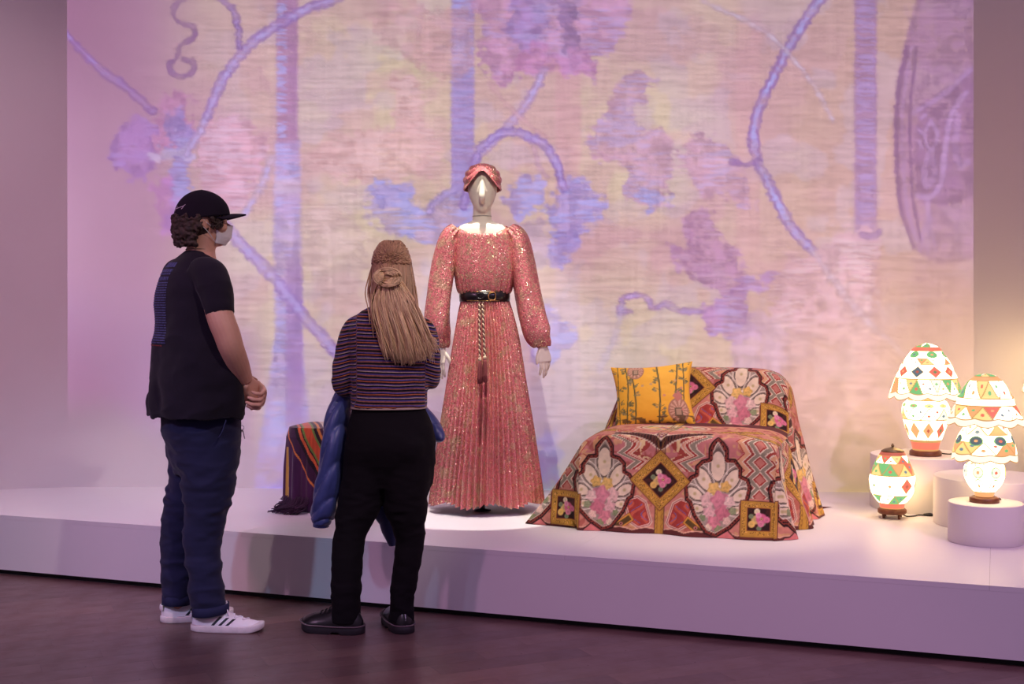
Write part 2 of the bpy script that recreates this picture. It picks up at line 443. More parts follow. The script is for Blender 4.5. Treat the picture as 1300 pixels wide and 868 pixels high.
DXs, DYs = (SX1 - SX0) / (NXs - 1), (SY1 - SY0) / (NYs - 1)
def bbox(pts, pad):
    p = np.asarray(pts, float); a = p.min(0) - pad; c = p.max(0) + pad
    i0, i1 = int(max(0, (a[0] - SX0) / DXs)), int(min(NXs, (c[0] - SX0) / DXs + 2))
    j0, j1 = int(max(0, (a[1] - SY0) / DYs)), int(min(NYs, (c[1] - SY0) / DYs + 2))
    return (slice(j0, max(j1, j0 + 1)), slice(i0, max(i1, i0 + 1)))
def leaf(pts, col, a=0.8, soft=5, hi=None, hia=0.5, jit=True):
    sl = bbox(pts, 40)
    x, y = (Uj[sl], Wj[sl]) if jit else (U2[sl], W2[sl])
    d = sd_poly(pts, x, y); m = sstep(soft, -soft, d); st = streak[sl]
    sh = 0.75 + 0.5 * (F61[sl] - 0.5) + 0.35 * (st - 0.5)
    paint(m * a * np.clip(sh, 0, 1.2), col, sl)
    paint(m * sstep(0.50, 0.60, FV[sl]) * a * 0.55, np.minimum(np.asarray(col) * 1.10, 236), sl); paint(m * sstep(0.47, 0.38, FV[sl]) * a * 0.45, np.asarray(col) * 0.88, sl)
    rim = np.exp(-((d + 5) / 4.0) ** 2) * 0.25
    paint(rim * a, np.asarray(col) * 0.86, sl)
    if hi is not None: paint(m * sstep(0.47, 0.62, 0.6 * st + 0.4 * F82[sl]) * hia, hi, sl)
def vine(pts, w, col, core=None, a=0.85, ca=0.8, soft=2.5, jit=1.0):
    p = catmull(pts, max(8, len(pts) * 5)); sl = bbox(p, w + 14); d, t = sd_line(p, U2[sl], W2[sl])
    tw = FV[sl] - 0.5; d = d + 5.0 * jit * hf[sl] + 0.18 * w * np.sin(t * 0.55 + 9 * tw) * 0.35
    paint(sstep(w / 2 + soft, w / 2 - soft, d) * a * np.clip(0.80 + 1.2 * tw + 0.3 * (streak[sl] - 0.5), 0, 1), col, sl)
    paint(np.exp(-((d - w * 0.42) / 1.6) ** 2) * 0.35 * a, np.asarray(col) * 0.84, sl)
    if core is not None:
        paint(sstep(w * 0.34, w * 0.02, d) * ca * np.clip(0.45 + 1.4 * (streak[sl] - 0.35) + 1.5 * tw, 0, 1), core, sl)
def stripe(x0, x1, y0, y1, col, a=0.8, hi=None, hx=(0, 1), hia=0.6, soft=3, vf=25):
    sl = bbox([(x0, y0), (x1, y1)], 45); u, w = U2[sl], Wd[sl]; st = streak[sl]
    m = sstep(x0 - soft, x0 + soft, u) * sstep(x1 + soft, x1 - soft, u) * sstep(y0 - vf, y0 + vf, w) * sstep(y1 + vf, y1 - vf, w)
    paint(m * a * (0.8 + 0.4 * (st - 0.5)), col, sl)
    if hi is not None:
        ha, hb = lerp(x0, x1, hx[0]), lerp(x0, x1, hx[1])
        paint(m * sstep(ha - 3, ha + 2, u) * sstep(hb + 3, hb - 2, u) * sstep(0.42, 0.6, st) * hia, hi, sl)
LIL = C(196, 180, 240); VIO = C(172, 146, 218); PUR = C(168, 122, 182); BLU = C(186, 182, 248); ROS = C(216, 168, 184); MAG = C(206, 156, 200)
# --- faint woven foliage all over the ground
fa_ = fbm(U * 0.016 + 0.25 * fbm(U * .03, Wd * .03, 3.3), Wd * 0.016, 17.0, 4)
paint(sstep(0.50, 0.60, fa_) * 0.42 * sstep(180, 380, U) * sstep(600, 480, Wd), C(210, 168, 184))
paint(sstep(0.52, 0.60, fbm(U * 0.02, Wd * 0.02, 27.0, 4)) * 0.35 * sstep(180, 380, U) * sstep(600, 460, Wd), C(204, 182, 214))
paint(sstep(0.52, 0.62, fbm(U * 0.016, Wd * 0.02, 37.0, 4)) * 0.20 * sstep(180, 380, U) * sstep(1150, 900, U), C(228, 210, 184))
# --- columns and trunks
stripe(705, 737, 60, 260, ROS, 0.7, vf=40)
stripe(935, 965, 20, 330, ROS, 0.55, vf=40)
stripe(705, 735, 330, 470, C(206, 176, 206), 0.5, vf=40)
stripe(351, 378, -60, 205, C(176, 128, 184), 0.9, BLU, (0.0, 0.45), 0.7)
leaf([(350, 180), (380, 180), (383, 330), (384, 440), (392, 520), (400, 640), (318, 640), (336, 520), (350, 420), (347, 300)], C(190, 162, 218), 0.85, 4, BLU, 0.6, jit=False)
stripe(363, 384, 330, 540, C(172, 132, 190), 0.7, vf=30)
stripe(349, 381, 228, 246, C(222, 190, 214), 0.8, vf=6)
stripe(573, 602, -60, 262, C(164, 140, 214), 0.95, BLU, (0.05, 0.95), 0.65)
stripe(573, 602, 100, 240, C(182, 150, 202), 0.5)
stripe(1085, 1113, -60, 298, C(166, 124, 178), 0.92, C(186, 160, 222), (0.1, 0.9), 0.6)
stripe(1090, 1118, 300, 560, C(200, 152, 172), 0.6, vf=50)
# --- faint big leaves
leaf([(470, 20), (520, 0), (560, 20), (600, 0), (605, 90), (560, 105), (520, 70), (490, 60)], ROS, 0.5)
leaf([(488, 110), (505, 92), (535, 105), (540, 160), (562, 185), (545, 222), (470, 232), (400, 222), (395, 190), (440, 170), (490, 165), (505, 135)], C(222, 176, 186), 0.85, 6, C(228, 196, 206), .5)
leaf([(250, 172), (285, 145), (325, 155), (338, 185), (330, 215), (318, 240), (312, 262), (280, 270), (255, 240)], C(218, 166, 196), 0.85, 5, C(222, 190, 222), 0.6)
leaf([(390, 260), (440, 270), (470, 300), (460, 360), (410, 380), (380, 330)], C(218, 186, 196), 0.6, 8)
leaf([(770, 140), (778, 108), (805, 92), (828, 104), (820, 126), (802, 140), (806, 160), (832, 160), (852, 178), (858, 215), (845, 262), (815, 268), (790, 246), (792, 212), (760, 205), (746, 186), (760, 165)], C(204, 160, 192), 0.85, 4, LIL, 0.45)
leaf([(795, 240), (835, 236), (850, 252), (820, 266)], C(190, 176, 236), 0.8, 4, BLU, .7)
leaf([(862, 190), (880, 168), (905, 172), (930, 195), (948, 235), (952, 268), (935, 262), (925, 235), (905, 262), (882, 240)], C(202, 158, 190), 0.85, 4, LIL, 0.45)
leaf([(862, 278), (880, 262), (905, 272), (918, 298), (940, 325), (955, 352), (948, 382), (905, 366), (862, 342), (852, 312), (880, 316)], C(188, 142, 188), 0.9, 4, C(206, 168, 206), 0.6)
leaf([(890, 398), (915, 372), (945, 352), (990, 350), (980, 358), (955, 372), (948, 400), (965, 425), (940, 436), (905, 425)], C(186, 142, 200), 0.85, 4, LIL, .5)
leaf([(925, 445), (950, 395), (985, 400), (1000, 440), (985, 480), (930, 500)], C(212, 176, 208), 0.7, 6)
leaf([(980, 372), (1000, 332), (1035, 318), (1075, 292), (1112, 298), (1112, 420), (1060, 432), (1010, 425), (985, 405)], C(212, 168, 194), 0.85, 5, C(226, 194, 214), 0.7)
leaf([(1000, 420), (1120, 400), (1180, 520), (1180, 600), (960, 600)], C(212, 166, 178), 0.6, 14)
# --- top palmette over the figure
leaf([(604, -30), (800, -30), (795, 40), (780, 68), (752, 72), (756, 104), (722, 92), (700, 72), (684, 98), (655, 96), (636, 112), (612, 88), (608, 40)], MAG, 0.92, 4, C(196, 172, 232), 0.55)
leaf([(650, -20), (700, -20), (690, 60), (660, 70), (640, 40)], C(172, 140, 204), 0.75, 5, LIL, 0.4)
leaf([(690, -30), (722, -10), (742, 70), (720, 60)], C(160, 128, 178), 0.7, 4)
leaf([(660, 60), (690, 55), (720, 70), (745, 60), (757, 98), (720, 92), (690, 90), (640, 105)], C(208, 146, 200), 0.6, 5)
# --- left flower
leaf([(138, 188), (152, 158), (180, 148), (198, 160), (198, 214), (175, 232), (150, 214)], C(172, 128, 192), 0.85, 4, C(184, 152, 222), 0.45)
leaf([(195, 150), (205, 122), (222, 106), (240, 122), (244, 170), (200, 190)], C(196, 140, 188), 0.8, 4)
leaf([(210, 140), (236, 138), (240, 250), (228, 300), (208, 290), (214, 220)], C(166, 142, 206), 0.85, 4, BLU, 0.5)
leaf([(192, 235), (215, 225), (230, 300), (205, 296)], C(200, 140, 204), 0.7, 5)
leaf([(185, 192), (240, 186), (238, 206), (190, 204)], C(206, 184, 226), 0.7, 4)
# --- blue-violet leaves round the figure
leaf([(464, 242), (492, 230), (516, 236), (520, 262), (545, 262), (575, 240), (604, 262), (604, 300), (565, 318), (530, 306), (490, 296), (466, 272)], C(198, 172, 214), 0.85, 5, BLU, 0.75)
leaf([(468, 238), (505, 232), (520, 248), (500, 264), (474, 256)], C(184, 168, 236), 0.8, 4, BLU, .6)
leaf([(638, 242), (662, 222), (688, 228), (692, 262), (664, 280), (644, 262)], C(188, 166, 228), 0.85, 4, BLU, 0.7)
leaf([(694, 268), (722, 226), (745, 232), (768, 264), (746, 286), (744, 312), (722, 322), (714, 342), (694, 330), (700, 300)], C(182, 160, 226), 0.88, 4, BLU, 0.7)
leaf([(650, 285), (690, 280), (700, 330), (670, 345), (645, 320)], C(206, 180, 212), 0.7, 5)
leaf([(672, 392), (700, 385), (725, 412), (732, 436), (708, 452), (690, 470), (672, 450)], C(182, 158, 228), 0.85, 4, BLU, 0.6)
leaf([(676, 590), (690, 555), (705, 545), (715, 570), (700, 620), (676, 630)], C(186, 166, 230), 0.7, 6)
leaf([(540, 330), (600, 330), (600, 420), (540, 420)], C(196, 176, 222), 0.4, 14)
# --- vines
vine([(430, -4), (372, 20), (322, 54), (286, 96), (262, 148)], 13, C(170, 134, 206), LIL)
vine([(262, 148), (252, 172), (236, 196)], 9, C(190, 160, 214), LIL)
vine([(78, 52), (130, 90), (160, 112), (193, 140)], 11, C(164, 122, 184), C(180, 156, 222), 0.85, .6)
vine([(240, -6), (222, 8), (224, 26), (244, 34), (246, 48), (230, 56), (224, 72), (214, 82), (222, 95), (242, 94), (246, 80), (232, 76)], 6, C(158, 118, 168), None, 0.85)
vine([(278, -4), (296, 14), (302, 34), (304, 58)], 9, C(162, 124, 188), C(178, 152, 214))
vine([(284, 280), (302, 306), (345, 350), (386, 402), (428, 448)], 15, C(178, 146, 212), LIL)
vine([(310, 272), (330, 240), (345, 200)], 10, C(200, 172, 216), LIL, .6)
vine([(330, 90), (345, 130), (346, 190)], 4, C(214, 170, 190), None, .6)
vine([(598, 208), (640, 166), (668, 132), (692, 88)], 11, C(192, 158, 208), LIL)
vine([(622, 106), (645, 134), (668, 156), (692, 176)], 6, C(216, 172, 190), None, 0.7)
vine([(588, 262), (600, 214), (614, 184), (644, 168), (684, 178), (706, 206), (716, 240)], 11, C(170, 140, 210), LIL, .9, .6)
vine([(678, 186), (684, 210), (694, 224)], 6, C(206, 168, 198), None, 0.7)
vine([(545, 268), (560, 250), (580, 238)], 10, C(182, 160, 220), LIL)
vine([(1046, -6), (1012, 42), (986, 90), (966, 130), (956, 172), (962, 206)], 13, C(164, 126, 194), BLU, .95, .9)
vine([(962, 206), (984, 250), (1006, 290), (1030, 316)], 13, C(170, 136, 200), BLU, .95, .9)
vine([(930, 206), (948, 208), (962, 204)], 7, C(160, 122, 186))
vine([(893, 2), (945, 26), (990, 56), (1030, 104), (1058, 152)], 6, C(206, 176, 206), C(214, 196, 226), 0.65)
vine([(1030, 316), (1090, 396), (1150, 452)], 8, C(204, 172, 206), C(216, 190, 218), .6)
vine([(800, 394), (788, 398), (790, 380), (804, 374), (820, 378), (830, 392), (846, 386), (862, 394), (892, 396)], 7, C(180, 144, 200), LIL, .85, .4)
vine([(640, 470), (690, 420), (740, 330)], 5, C(214, 190, 214), None, .4)
vine([(760, 470), (780, 430), (790, 390)], 7, C(206, 186, 222), None, .5)
vine([(1095, 298), (1108, 300), (1116, 296)], 8, C(176, 138, 190))
# --- right medallion
MED = C(150, 110, 158); MLT = C(190, 150, 206)
leaf([(1150, 50), (1170, -30), (1240, -30), (1240, 330), (1185, 335), (1165, 318), (1144, 275), (1136, 220), (1134, 160), (1138, 105)], C(166, 124, 166), 0.85, 3, jit=False)
leaf([(1160, 330), (1240, 325), (1240, 460), (1170, 460)], C(176, 134, 164), 0.5, 10, jit=False)
leaf([(1168, 130), (1205, 112), (1240, 80), (1240, 250), (1200, 262), (1166, 256), (1160, 200)], C(152, 112, 156), 0.6, 3, jit=False)
for pts, w, c, al in [([(1152, 60), (1140, 120), (1138, 190), (1143, 260), (1160, 314)], 4, MED, .8), ([(1158, 60), (1147, 125), (1146, 190), (1151, 260), (1164, 306)], 3, MLT, .55), ([(1164, 60), (1156, 130), (1156, 200), (1160, 260), (1170, 306)], 3, MED, .8), ([(1160, 142), (1188, 126), (1212, 108), (1232, 88)], 6, MLT, .75),
    ([(1182, 154), (1174, 172), (1182, 190), (1191, 172), (1182, 154)], 4, MLT, .9), ([(1182, 192), (1174, 214), (1176, 236), (1186, 222), (1182, 192)], 8, MLT, .8), ([(1226, 118), (1208, 146), (1200, 190), (1194, 232), (1182, 250), (1166, 248)], 7, MLT, .85), ([(1216, 146), (1213, 186), (1219, 210), (1228, 206)], 8, MLT, .6),
    ([(1170, 150), (1174, 146)], 5, MLT, .8), ([(1167, 164), (1170, 168)], 5, MLT, .8), ([(1167, 180), (1170, 186)], 5, MLT, .8), ([(1178, 256), (1179, 274)], 7, MLT, .7), ([(1177, 276), (1168, 318)], 3, MLT, .6), ([(1179, 276), (1178, 322)], 3, MLT, .6), ([(1181, 276), (1188, 318)], 3, MLT, .6)]:
    vine(pts, w, c, None, al, jit=.25, soft=1.6)
for k in range(10): vine([(1150 + k * 9, 8), (1160 + k * 7, 50), (1163 + k * 6, 110)], 2.2, C(186, 148, 190), None, 0.35, jit=.3)
for k in range(8): vine([(1176 + k * 6, 262), (1180 + k * 6, 330)], 2.0, C(186, 148, 186), None, 0.3, jit=.3)
IMG[:] = lerp(IMG, C(182, 140, 142), (0.75 * sstep(1080, 1180, U) * sstep(290, 420, Wd))[..., None])
IMG[:] = lerp(IMG, C(172, 128, 160), (0.85 * sstep(215, 120, U) * sstep(330, 520, Wd))[..., None])
# --- woven threads: fine weft lines and slubs
rows = vnoise(Wd * 0.40, U * 0.02, 11.0); slub = vnoise(Wd * 0.45, U * 0.09, 21.0); warp = vnoise(U * 0.5, Wd * 0.02, 31.0)
wv = 1 + 0.15 * (rows - 0.5) + 0.12 * (slub - 0.5) + 0.09 * (warp - 0.5)
wv = 1 + (wv - 1) * sstep(110, 330, U) * sstep(640, 480, Wd)
fall = 1 - 0.14 * sstep(200, 0, Wd) - 0.10 * sstep(480, 620, Wd)
IMGL = lin(np.clip(IMG * wv[..., None] ** 0.55, 0, 255)) * fall[..., None]
# light the wall already has from the room (linear), and the lamp's falloff, are taken off the slide's density
dr = np.stack([(U - CX), FPX * math.cos(_th) + (CY - Wd) * math.sin(_th), -FPX * math.sin(_th) + (CY - Wd) * math.cos(_th)], -1)
kk = 7.347 / (dr[..., 1] + 0.0457 * dr[..., 0]); WP = dr * kk[..., None] + np.array([0, 0, CAMH])
rel = WP - np.array(LP); r2 = (rel ** 2).sum(-1); nw = np.array([0.0457, 1.0, 0]); nw /= np.linalg.norm(nw)
cosw = (rel @ nw) / np.sqrt(r2)
AMBX = [40, 120, 250, 400, 650, 900, 1050, 1200, 1260]; AMBY = [20, 100, 200, 300, 400, 500, 590]
AMBV = np.array([[(0.22, 0.122, 0.178), (0.191, 0.107, 0.159), (0.165, 0.098, 0.144), (0.147, 0.093, 0.136), (0.147, 0.098, 0.138), (0.156, 0.098, 0.141), (0.184, 0.109, 0.156), (0.205, 0.117, 0.159), (0.209, 0.117, 0.159)], [(0.301, 0.165, 0.235), (0.258, 0.136, 0.202), (0.202, 0.109, 0.165), (0.171, 0.105, 0.153), (0.156, 0.102, 0.147), (0.181, 0.112, 0.156), (0.205, 0.12, 0.162), (0.227, 0.127, 0.168), (0.231, 0.125, 0.168)], [(0.323, 0.178, 0.25), (0.305, 0.162, 0.231), (0.246, 0.127, 0.191), (0.223, 0.133, 0.188), (0.175, 0.117, 0.159), (0.212, 0.127, 0.175), (0.227, 0.13, 0.175), (0.246, 0.136, 0.178), (0.246, 0.133, 0.178)], [(0.332, 0.178, 0.254), (0.319, 0.171, 0.246), (0.287, 0.156, 0.223), (0.27, 0.159, 0.22), (0.287, 0.202, 0.242), (0.238, 0.147, 0.191), (0.254, 0.147, 0.191), (0.258, 0.144, 0.188), (0.254, 0.138, 0.184)], [(0.319, 0.175, 0.25), (0.332, 0.181, 0.258), (0.319, 0.181, 0.258), (0.296, 0.178, 0.246), (0.533, 0.386, 0.434), (0.337, 0.205, 0.275), (0.305, 0.178, 0.242), (0.266, 0.15, 0.202), (0.254, 0.141, 0.188)], [(0.332, 0.191, 0.279), (0.361, 0.216, 0.309), (0.392, 0.25, 0.347), (0.423, 0.27, 0.376), (0.624, 0.434, 0.515), (0.445, 0.275, 0.371), (0.402, 0.238, 0.337), (0.323, 0.184, 0.258), (0.283, 0.159, 0.223)], [(0.392, 0.246, 0.347), (0.462, 0.309, 0.418), (0.503, 0.342, 0.462), (0.571, 0.376, 0.521), (0.665, 0.451, 0.552), (0.533, 0.332, 0.44), (0.434, 0.25, 0.376), (0.361, 0.202, 0.301), (0.319, 0.178, 0.258)]])
def amb_at(u, w):
    i = np.clip(np.searchsorted(AMBX, u) - 1, 0, len(AMBX) - 2); j = np.clip(np.searchsorted(AMBY, w) - 1, 0, len(AMBY) - 2); ax, ay = np.array(AMBX, float), np.array(AMBY, float)
    fx = np.clip((u - ax[i]) / (ax[i + 1] - ax[i]), 0, 1)[..., None]; fy = np.clip((w - ay[j]) / (ay[j + 1] - ay[j]), 0, 1)[..., None]
    return (AMBV[j, i] * (1 - fx) + AMBV[j, i + 1] * fx) * (1 - fy) + (AMBV[j + 1, i] * (1 - fx) + AMBV[j + 1, i + 1] * fx) * fy
AMBV[4:, 4] = [(0.32, 0.21, 0.26), (0.43, 0.275, 0.355), (0.50, 0.32, 0.42)]
AMB = amb_at(U, Wd) + 0.015
KPROJ = PROJ_POWER * KCAL * cosw / r2
TR = np.clip((IMGL - AMB) / KPROJ[..., None], 0.0, 1.0)
projector = empty('ceiling_projector', LP, label='black ceiling-hung video projector above the stage, throwing the tapestry picture', cat='projector')
g = N('slide_film'); tr = g.n('ShaderNodeBsdfTransparent'); g.l(g.attr(), tr.inputs[0]); g.l(tr.outputs[0], g.out.inputs['Surface']); M_slide = g.m
sv = (rel * 0.1).reshape(-1, 3)
mesh('picture_slide', sv, grid_faces(NYs, NXs), M_slide, projector, smooth=False, col=TR.reshape(-1, 3))
lo, hi = sv.min(0), sv.max(0)
M_case = simple('projector_case', L4(16, 16, 18), 0.5)
b = MB(); dn = float((rel * 0.1).reshape(-1, 3)[0] @ nw)
def onp(x, z): return (x, (dn - nw[0] * x) / nw[1], z)      # the slide's own plane
SG = (rel * 0.1); inn = [tuple(SG[-1, 0]), tuple(SG[-1, -1]), tuple(SG[0, -1]), tuple(SG[0, 0])]
bx0, bx1, bz0, bz1, by0 = lo[0] - 0.04, hi[0] + 0.04, lo[2] - 0.03, 0.10, -0.10
out_ = [onp(x, z) for x, z in ((bx0, bz0), (bx1, bz0), (bx1, bz1), (bx0, bz1))]
sh = Vector((0, 0.006, 0))
b.add(inn + out_ , [(0, 1, 5, 4), (1, 2, 6, 5), (2, 3, 7, 6), (3, 0, 4, 7)])
bk_ = [(bx0, by0, bz0), (bx1, by0, bz0), (bx1, by0, bz1), (bx0, by0, bz1)]
b.add(out_ + bk_, [(0, 1, 5, 4), (1, 2, 6, 5), (2, 3, 7, 6), (3, 0, 4, 7), (4, 5, 6, 7)])
b.build('housing', M_case, projector, smooth=False)
b = MB(); b.raw(tube([(0, 0, bz1), (0, 0, 0.55)], 0.025, 16)); b.box((-0.1, -0.1, 0.5), (0.1, 0.1, 0.52)); b.build('ceiling_mount', M_case, projector, smooth=False)
# ================================================================== FIGURE TOOLS
def unit(v): v = np.asarray(v, float); return v / (np.linalg.norm(v) + 1e-12)
def rot_about(v, axis, ang):
    axis = unit(axis); v = np.asarray(v, float)
    return v * math.cos(ang) + np.cross(axis, v) * math.sin(ang) + axis * (axis @ v) * (1 - math.cos(ang))
def hand(W, d, n, side=1, curl=(20, 25, 20), thumb=(0.6, 0.55, 0.25), k=1.0, spread=0.0, fcurl=None):
    """palm and five fingers: wrist W, direction d, palm side n; returns closed pieces"""
    W = np.asarray(W, float); d = unit(d); n = unit(np.asarray(n, float) - d * (np.asarray(n, float) @ d)); l = np.cross(d, n) * side
    P_ = []
    pts = [W - d * .01 * k, W + d * .02 * k, W + d * .05 * k, W + d * .085 * k, W + d * .094 * k]
    P_.append(tube(pts, [(.017 * k, .027 * k), (.017 * k, .033 * k), (.0155 * k, .041 * k), (.0125 * k, .043 * k), (.009 * k, .038 * k)], 16, 14, up=n, e=2.6))
    lens = [(.044, .026, .022), (.049, .030, .024), (.045, .028, .023), (.035, .022, .020)]
    rad = [.0092, .0095, .0090, .0080]
    for i in range(4):
        b = W + d * (.086 - 0.004 * abs(i - 1.2)) * k + l * (i - 1.5) * .0205 * k * -1
        dd = rot_about(d, n, spread * (i - 1.5) * side)
        pts = [b - dd * .012 * k, b]; ang = 0
        cc = curl if fcurl is None else fcurl[i]
        for L, c in zip(lens[i], cc):
            ang += math.radians(c); v = dd * math.cos(ang) + n * math.sin(ang)
            pts.append((pts[-1] + pts[-1] + v * L * k) / 2); pts.append(pts[-2] + v * L * k)
        r = [rad[i] * k * x for x in (1, 1.05, .98, 1.0, .92, .94, .86, .72)]
        P_.append(tube(pts, r, 10, 22, up=l, round_ends=True))
    tb = W + d * .022 * k + l * .026 * k
    td = unit(d * thumb[0] + l * thumb[1] + n * thumb[2]); t2 = unit(d * (thumb[0] + .35) + l * (thumb[1] - .25) + n * (thumb[2] + .15))
    pts = [tb - td * .012 * k, tb + td * .02 * k, tb + td * .045 * k, tb + td * .045 * k + t2 * .018 * k, tb + td * .045 * k + t2 * .034 * k]
    P_.append(tube(pts, [.014 * k, .0145 * k, .0115 * k, .0112 * k, .0085 * k], 10, 16, up=n, round_ends=True))
    return P_
def rows_loft(Pf, rows, fwd, ratio, n=48, e=2.3, Y=0.0, yoff=None, cap=True):
    """rows: (py, left px, right px[, dy]); builds elliptical rings fitting the outline, facing fwd"""
    a = math.atan2(fwd[1], fwd[0]); right = np.array([math.sin(a), -math.cos(a), 0]); f = np.array([math.cos(a), math.sin(a), 0])
    R = []
    for r in rows:
        py, x0, x1 = r[:3]; dy = r[3] if len(r) > 3 else 0.0; rt = r[4] if len(r) > 4 else ratio
        A = np.array(Pf(x0, py, dy)); B = np.array(Pf(x1, py, dy)); h = np.linalg.norm(B - A) / 2
        s2, c2 = math.sin(a) ** 2, math.cos(a) ** 2
        Ra = h / math.sqrt(s2 + rt * rt * c2)
        R.append(np.concatenate([(A + B) / 2, [Ra, Ra * rt]]))
    R = np.array(R); Q = catmull(R, len(R) * 5)
    return loft([ring(q[:3], right, f, q[3], q[4], n, e) for q in Q], cap), Q
def fold_disp(v, f, amp, sx, sy, sz, seed=0.0, ridge=True, mask=None):
    N_ = vnormals(v, f)
    q = fbm(v[:, 0] * sx + seed, v[:, 1] * sy + seed, v[:, 2] * sz + seed, 3)
    if ridge: q = 1 - 2 * np.abs(q - 0.5) * 2
    else: q = (q - 0.5) * 2
    q = q - q.mean()
    a = amp if mask is None else amp * mask
    return v + N_ * (q * a)[:, None]
def shoe_parts(L, Wd_, hp, sole_t, sole_prof=None, toe_r=0.55):
    """upper and sole in local axes: x heel->toe, y left, z up"""
    n = 36; xs_ = np.concatenate([L * 0.5 * (1 - np.cos(np.linspace(0, PI, n)))])
    def hw(x):
        t = x / L
        w = Wd_ * (0.36 + 0.15 * np.sin(np.clip(t * 1.35, 0, 1) * PI * 0.5) - 0.02 * np.cos(t * 9))
        endc = np.sqrt(np.clip(1 - ((0.14 - t) / 0.14).clip(0, 1) ** 2, 0, 1)) * np.sqrt(np.clip(1 - ((t - (1 - 0.26)) / 0.26).clip(0, 1) ** 2.3, 0, 1))
        return w * endc
    hx, hz = zip(*hp); H = np.interp(xs_ / L, hx, hz)
    rings = []
    for x, h in zip(xs_, H):
        w = max(float(hw(np.array(x))), 0.0015); z0 = sole_t * 0.8; zt = z0 + (h - z0)
        t = np.arange(32) * 2 * PI / 32; c, s = np.cos(t), np.sin(t)
        yy = np.sign(c) * np.abs(c) ** 0.8 * w
        zz = np.where(s > 0, np.abs(s) ** 0.72 * (zt - z0), -np.abs(s) ** .5 * 0.004) + z0
        yy = yy * np.where(s > 0, 1 - 0.45 * ((zz - z0) / max(h - z0, 1e-4)).clip(0, 1) ** 1.6, 1)
        rings.append(np.stack([np.full(32, x), yy, zz], -1))
    up = loft(rings)
    m = 44; th = np.linspace(0, 1, m)
    xo = L * 0.5 * (1 - np.cos(th * PI)); wo = np.maximum(hw(xo), 0.0) * 1.03 + 0.0035
    out = np.vstack([np.stack([xo - 0.002, wo], 1), np.stack([xo - 0.002, -wo], 1)[::-1]])
    out[:, 0] = (out[:, 0] - L / 2) * 1.02 + L / 2
    rs = []
    for z, k in ((0.0, 0.975), (0.003, 1.0), (sole_t - 0.003, 1.0), (sole_t, 0.97)):
        q = (out - [L / 2, 0]) * k + [L / 2, 0]
        zt = z
        zz = np.full(len(q), z)
        lift = 0.012 * np.clip((q[:, 0] / L - 0.78) / 0.22, 0, 1) ** 2
        rs.append(np.column_stack([q, zz + lift]))
    so = loft(rs)
    return up, so, hw
def place(vf, M):
    v = np.asarray(vf[0], float); R = np.asarray(M.to_3x3()); return v @ R.T + np.asarray(M.translation), vf[1]
def inv_part(o, root):   # a part built in world axes under an unrotated root
    o.location = -Vector(root.location); return o
# ================================================================== PERSON: man in cap, seen from behind, facing right
YM = 5.43
def Mp(px, py, dy=0.0): return np.array(P(px, py, YM + dy))
aM = math.radians(34); fM = np.array([math.cos(aM), math.sin(aM), 0]); rM = np.array([math.sin(aM), -math.cos(aM), 0])
aH = math.radians(24); fH = np.array([math.cos(aH), math.sin(aH), 0]); rH = np.array([math.sin(aH), -math.cos(aH), 0]); zH = np.array([0, 0, 1.0])
man = empty('person', (Mp(255, 800)[0], YM, 0), label='person in black cap, dark printed T-shirt and navy trousers, hands clasped, wearing a mask', cat='person')
M_skin = N('skin_tone'); g = M_skin; v = g.coord()
g.base(g.ramp(g.noise(v, 14, 4), [(0.3, L4(196, 142, 122)), (0.7, L4(208, 156, 134))])); g.set(Roughness=0.55); g.b.inputs['Subsurface Weight'].default_value = 0.08
g.b.inputs['Subsurface Radius'].default_value = (0.02, 0.008, 0.005); M_skin = g.m
def hp_(f, r, z, c): return c + fH * f + rH * r + zH * z      # head-local point
HC = Mp(258, 275)       # centre of cranium
Rh = np.stack([fH, rH, zH], 1)
face = [ball(HC, (.097, .077, .098), 28, 18, Rh),
        ball(hp_(.036, 0, -.062, HC), (.060, .054, .066), 22, 14, Rh),
        ball(hp_(.060, 0, -.100, HC), (.030, .032, .024), 16, 10, Rh),          # chin
        ball(hp_(.084, 0, .012, HC), (.014, .050, .012), 16, 10, Rh),           # brow
        ball(hp_(.088, 0, -.020, HC), (.012, .012, .026), 12, 10, Rh),
        ball(hp_(.104, 0, -.040, HC), (.016, .014, .013), 12, 10, Rh),          # nose
        ball(hp_(.082, 0, -.072, HC), (.014, .026, .010), 12, 10, Rh)]          # lips
for s in (-1, 1):
    face.append(ball(hp_(.066, s * .046, -.044, HC), (.026, .022, .022), 12, 10, Rh))   # cheeks
    e = hp_(-.002, s * .076, -.022, HC)
    face.append(tube([e + zH * .028 - fH * .006, e + zH * .03 - fH * .022 + rH * s * .008, e + zH * .008 - fH * .03 + rH * s * .012, e - zH * .018 - fH * .016 + rH * s * .006, e - zH * .03 + fH * .0], [.006, .008, .008, .007, .006], 8, 20, round_ends=True))
    face.append(ball(e - fH * .008, (.016, .007, .024), 12, 10, Rh))
face.append(tube([Mp(254, 338), Mp(255, 318), Mp(260, 298)], [.075, .060, .056], 20, 12))
torso_rows = [(322, 240, 272), (335, 226, 276), (352, 212, 284), (400, 202, 288), (450, 206, 298), (500, 214, 294), (540, 220, 290)]
core, _ = rows_loft(Mp, torso_rows, fM, 0.66, 32)
legsk = []
legN = [(540, 272, -.03, .085), (600, 264, -.05, .082), (640, 262, -.06, .06), (680, 258, -.06, .048), (720, 259, -.06, .042), (765, 264, -.06, .034), (788, 265, -.06, .032)]
legF = [(540, 238, .05, .085), (600, 240, .08, .08), (640, 236, .09, .06), (680, 230, .095, .048), (720, 226, .095, .042), (757, 225, .095, .034), (778, 226, .095, .032)]
for lg in (legN, legF): legsk.append(tube([Mp(x, y, dy) for y, x, dy, r in lg], [r for *_, r in lg], 20, 30))
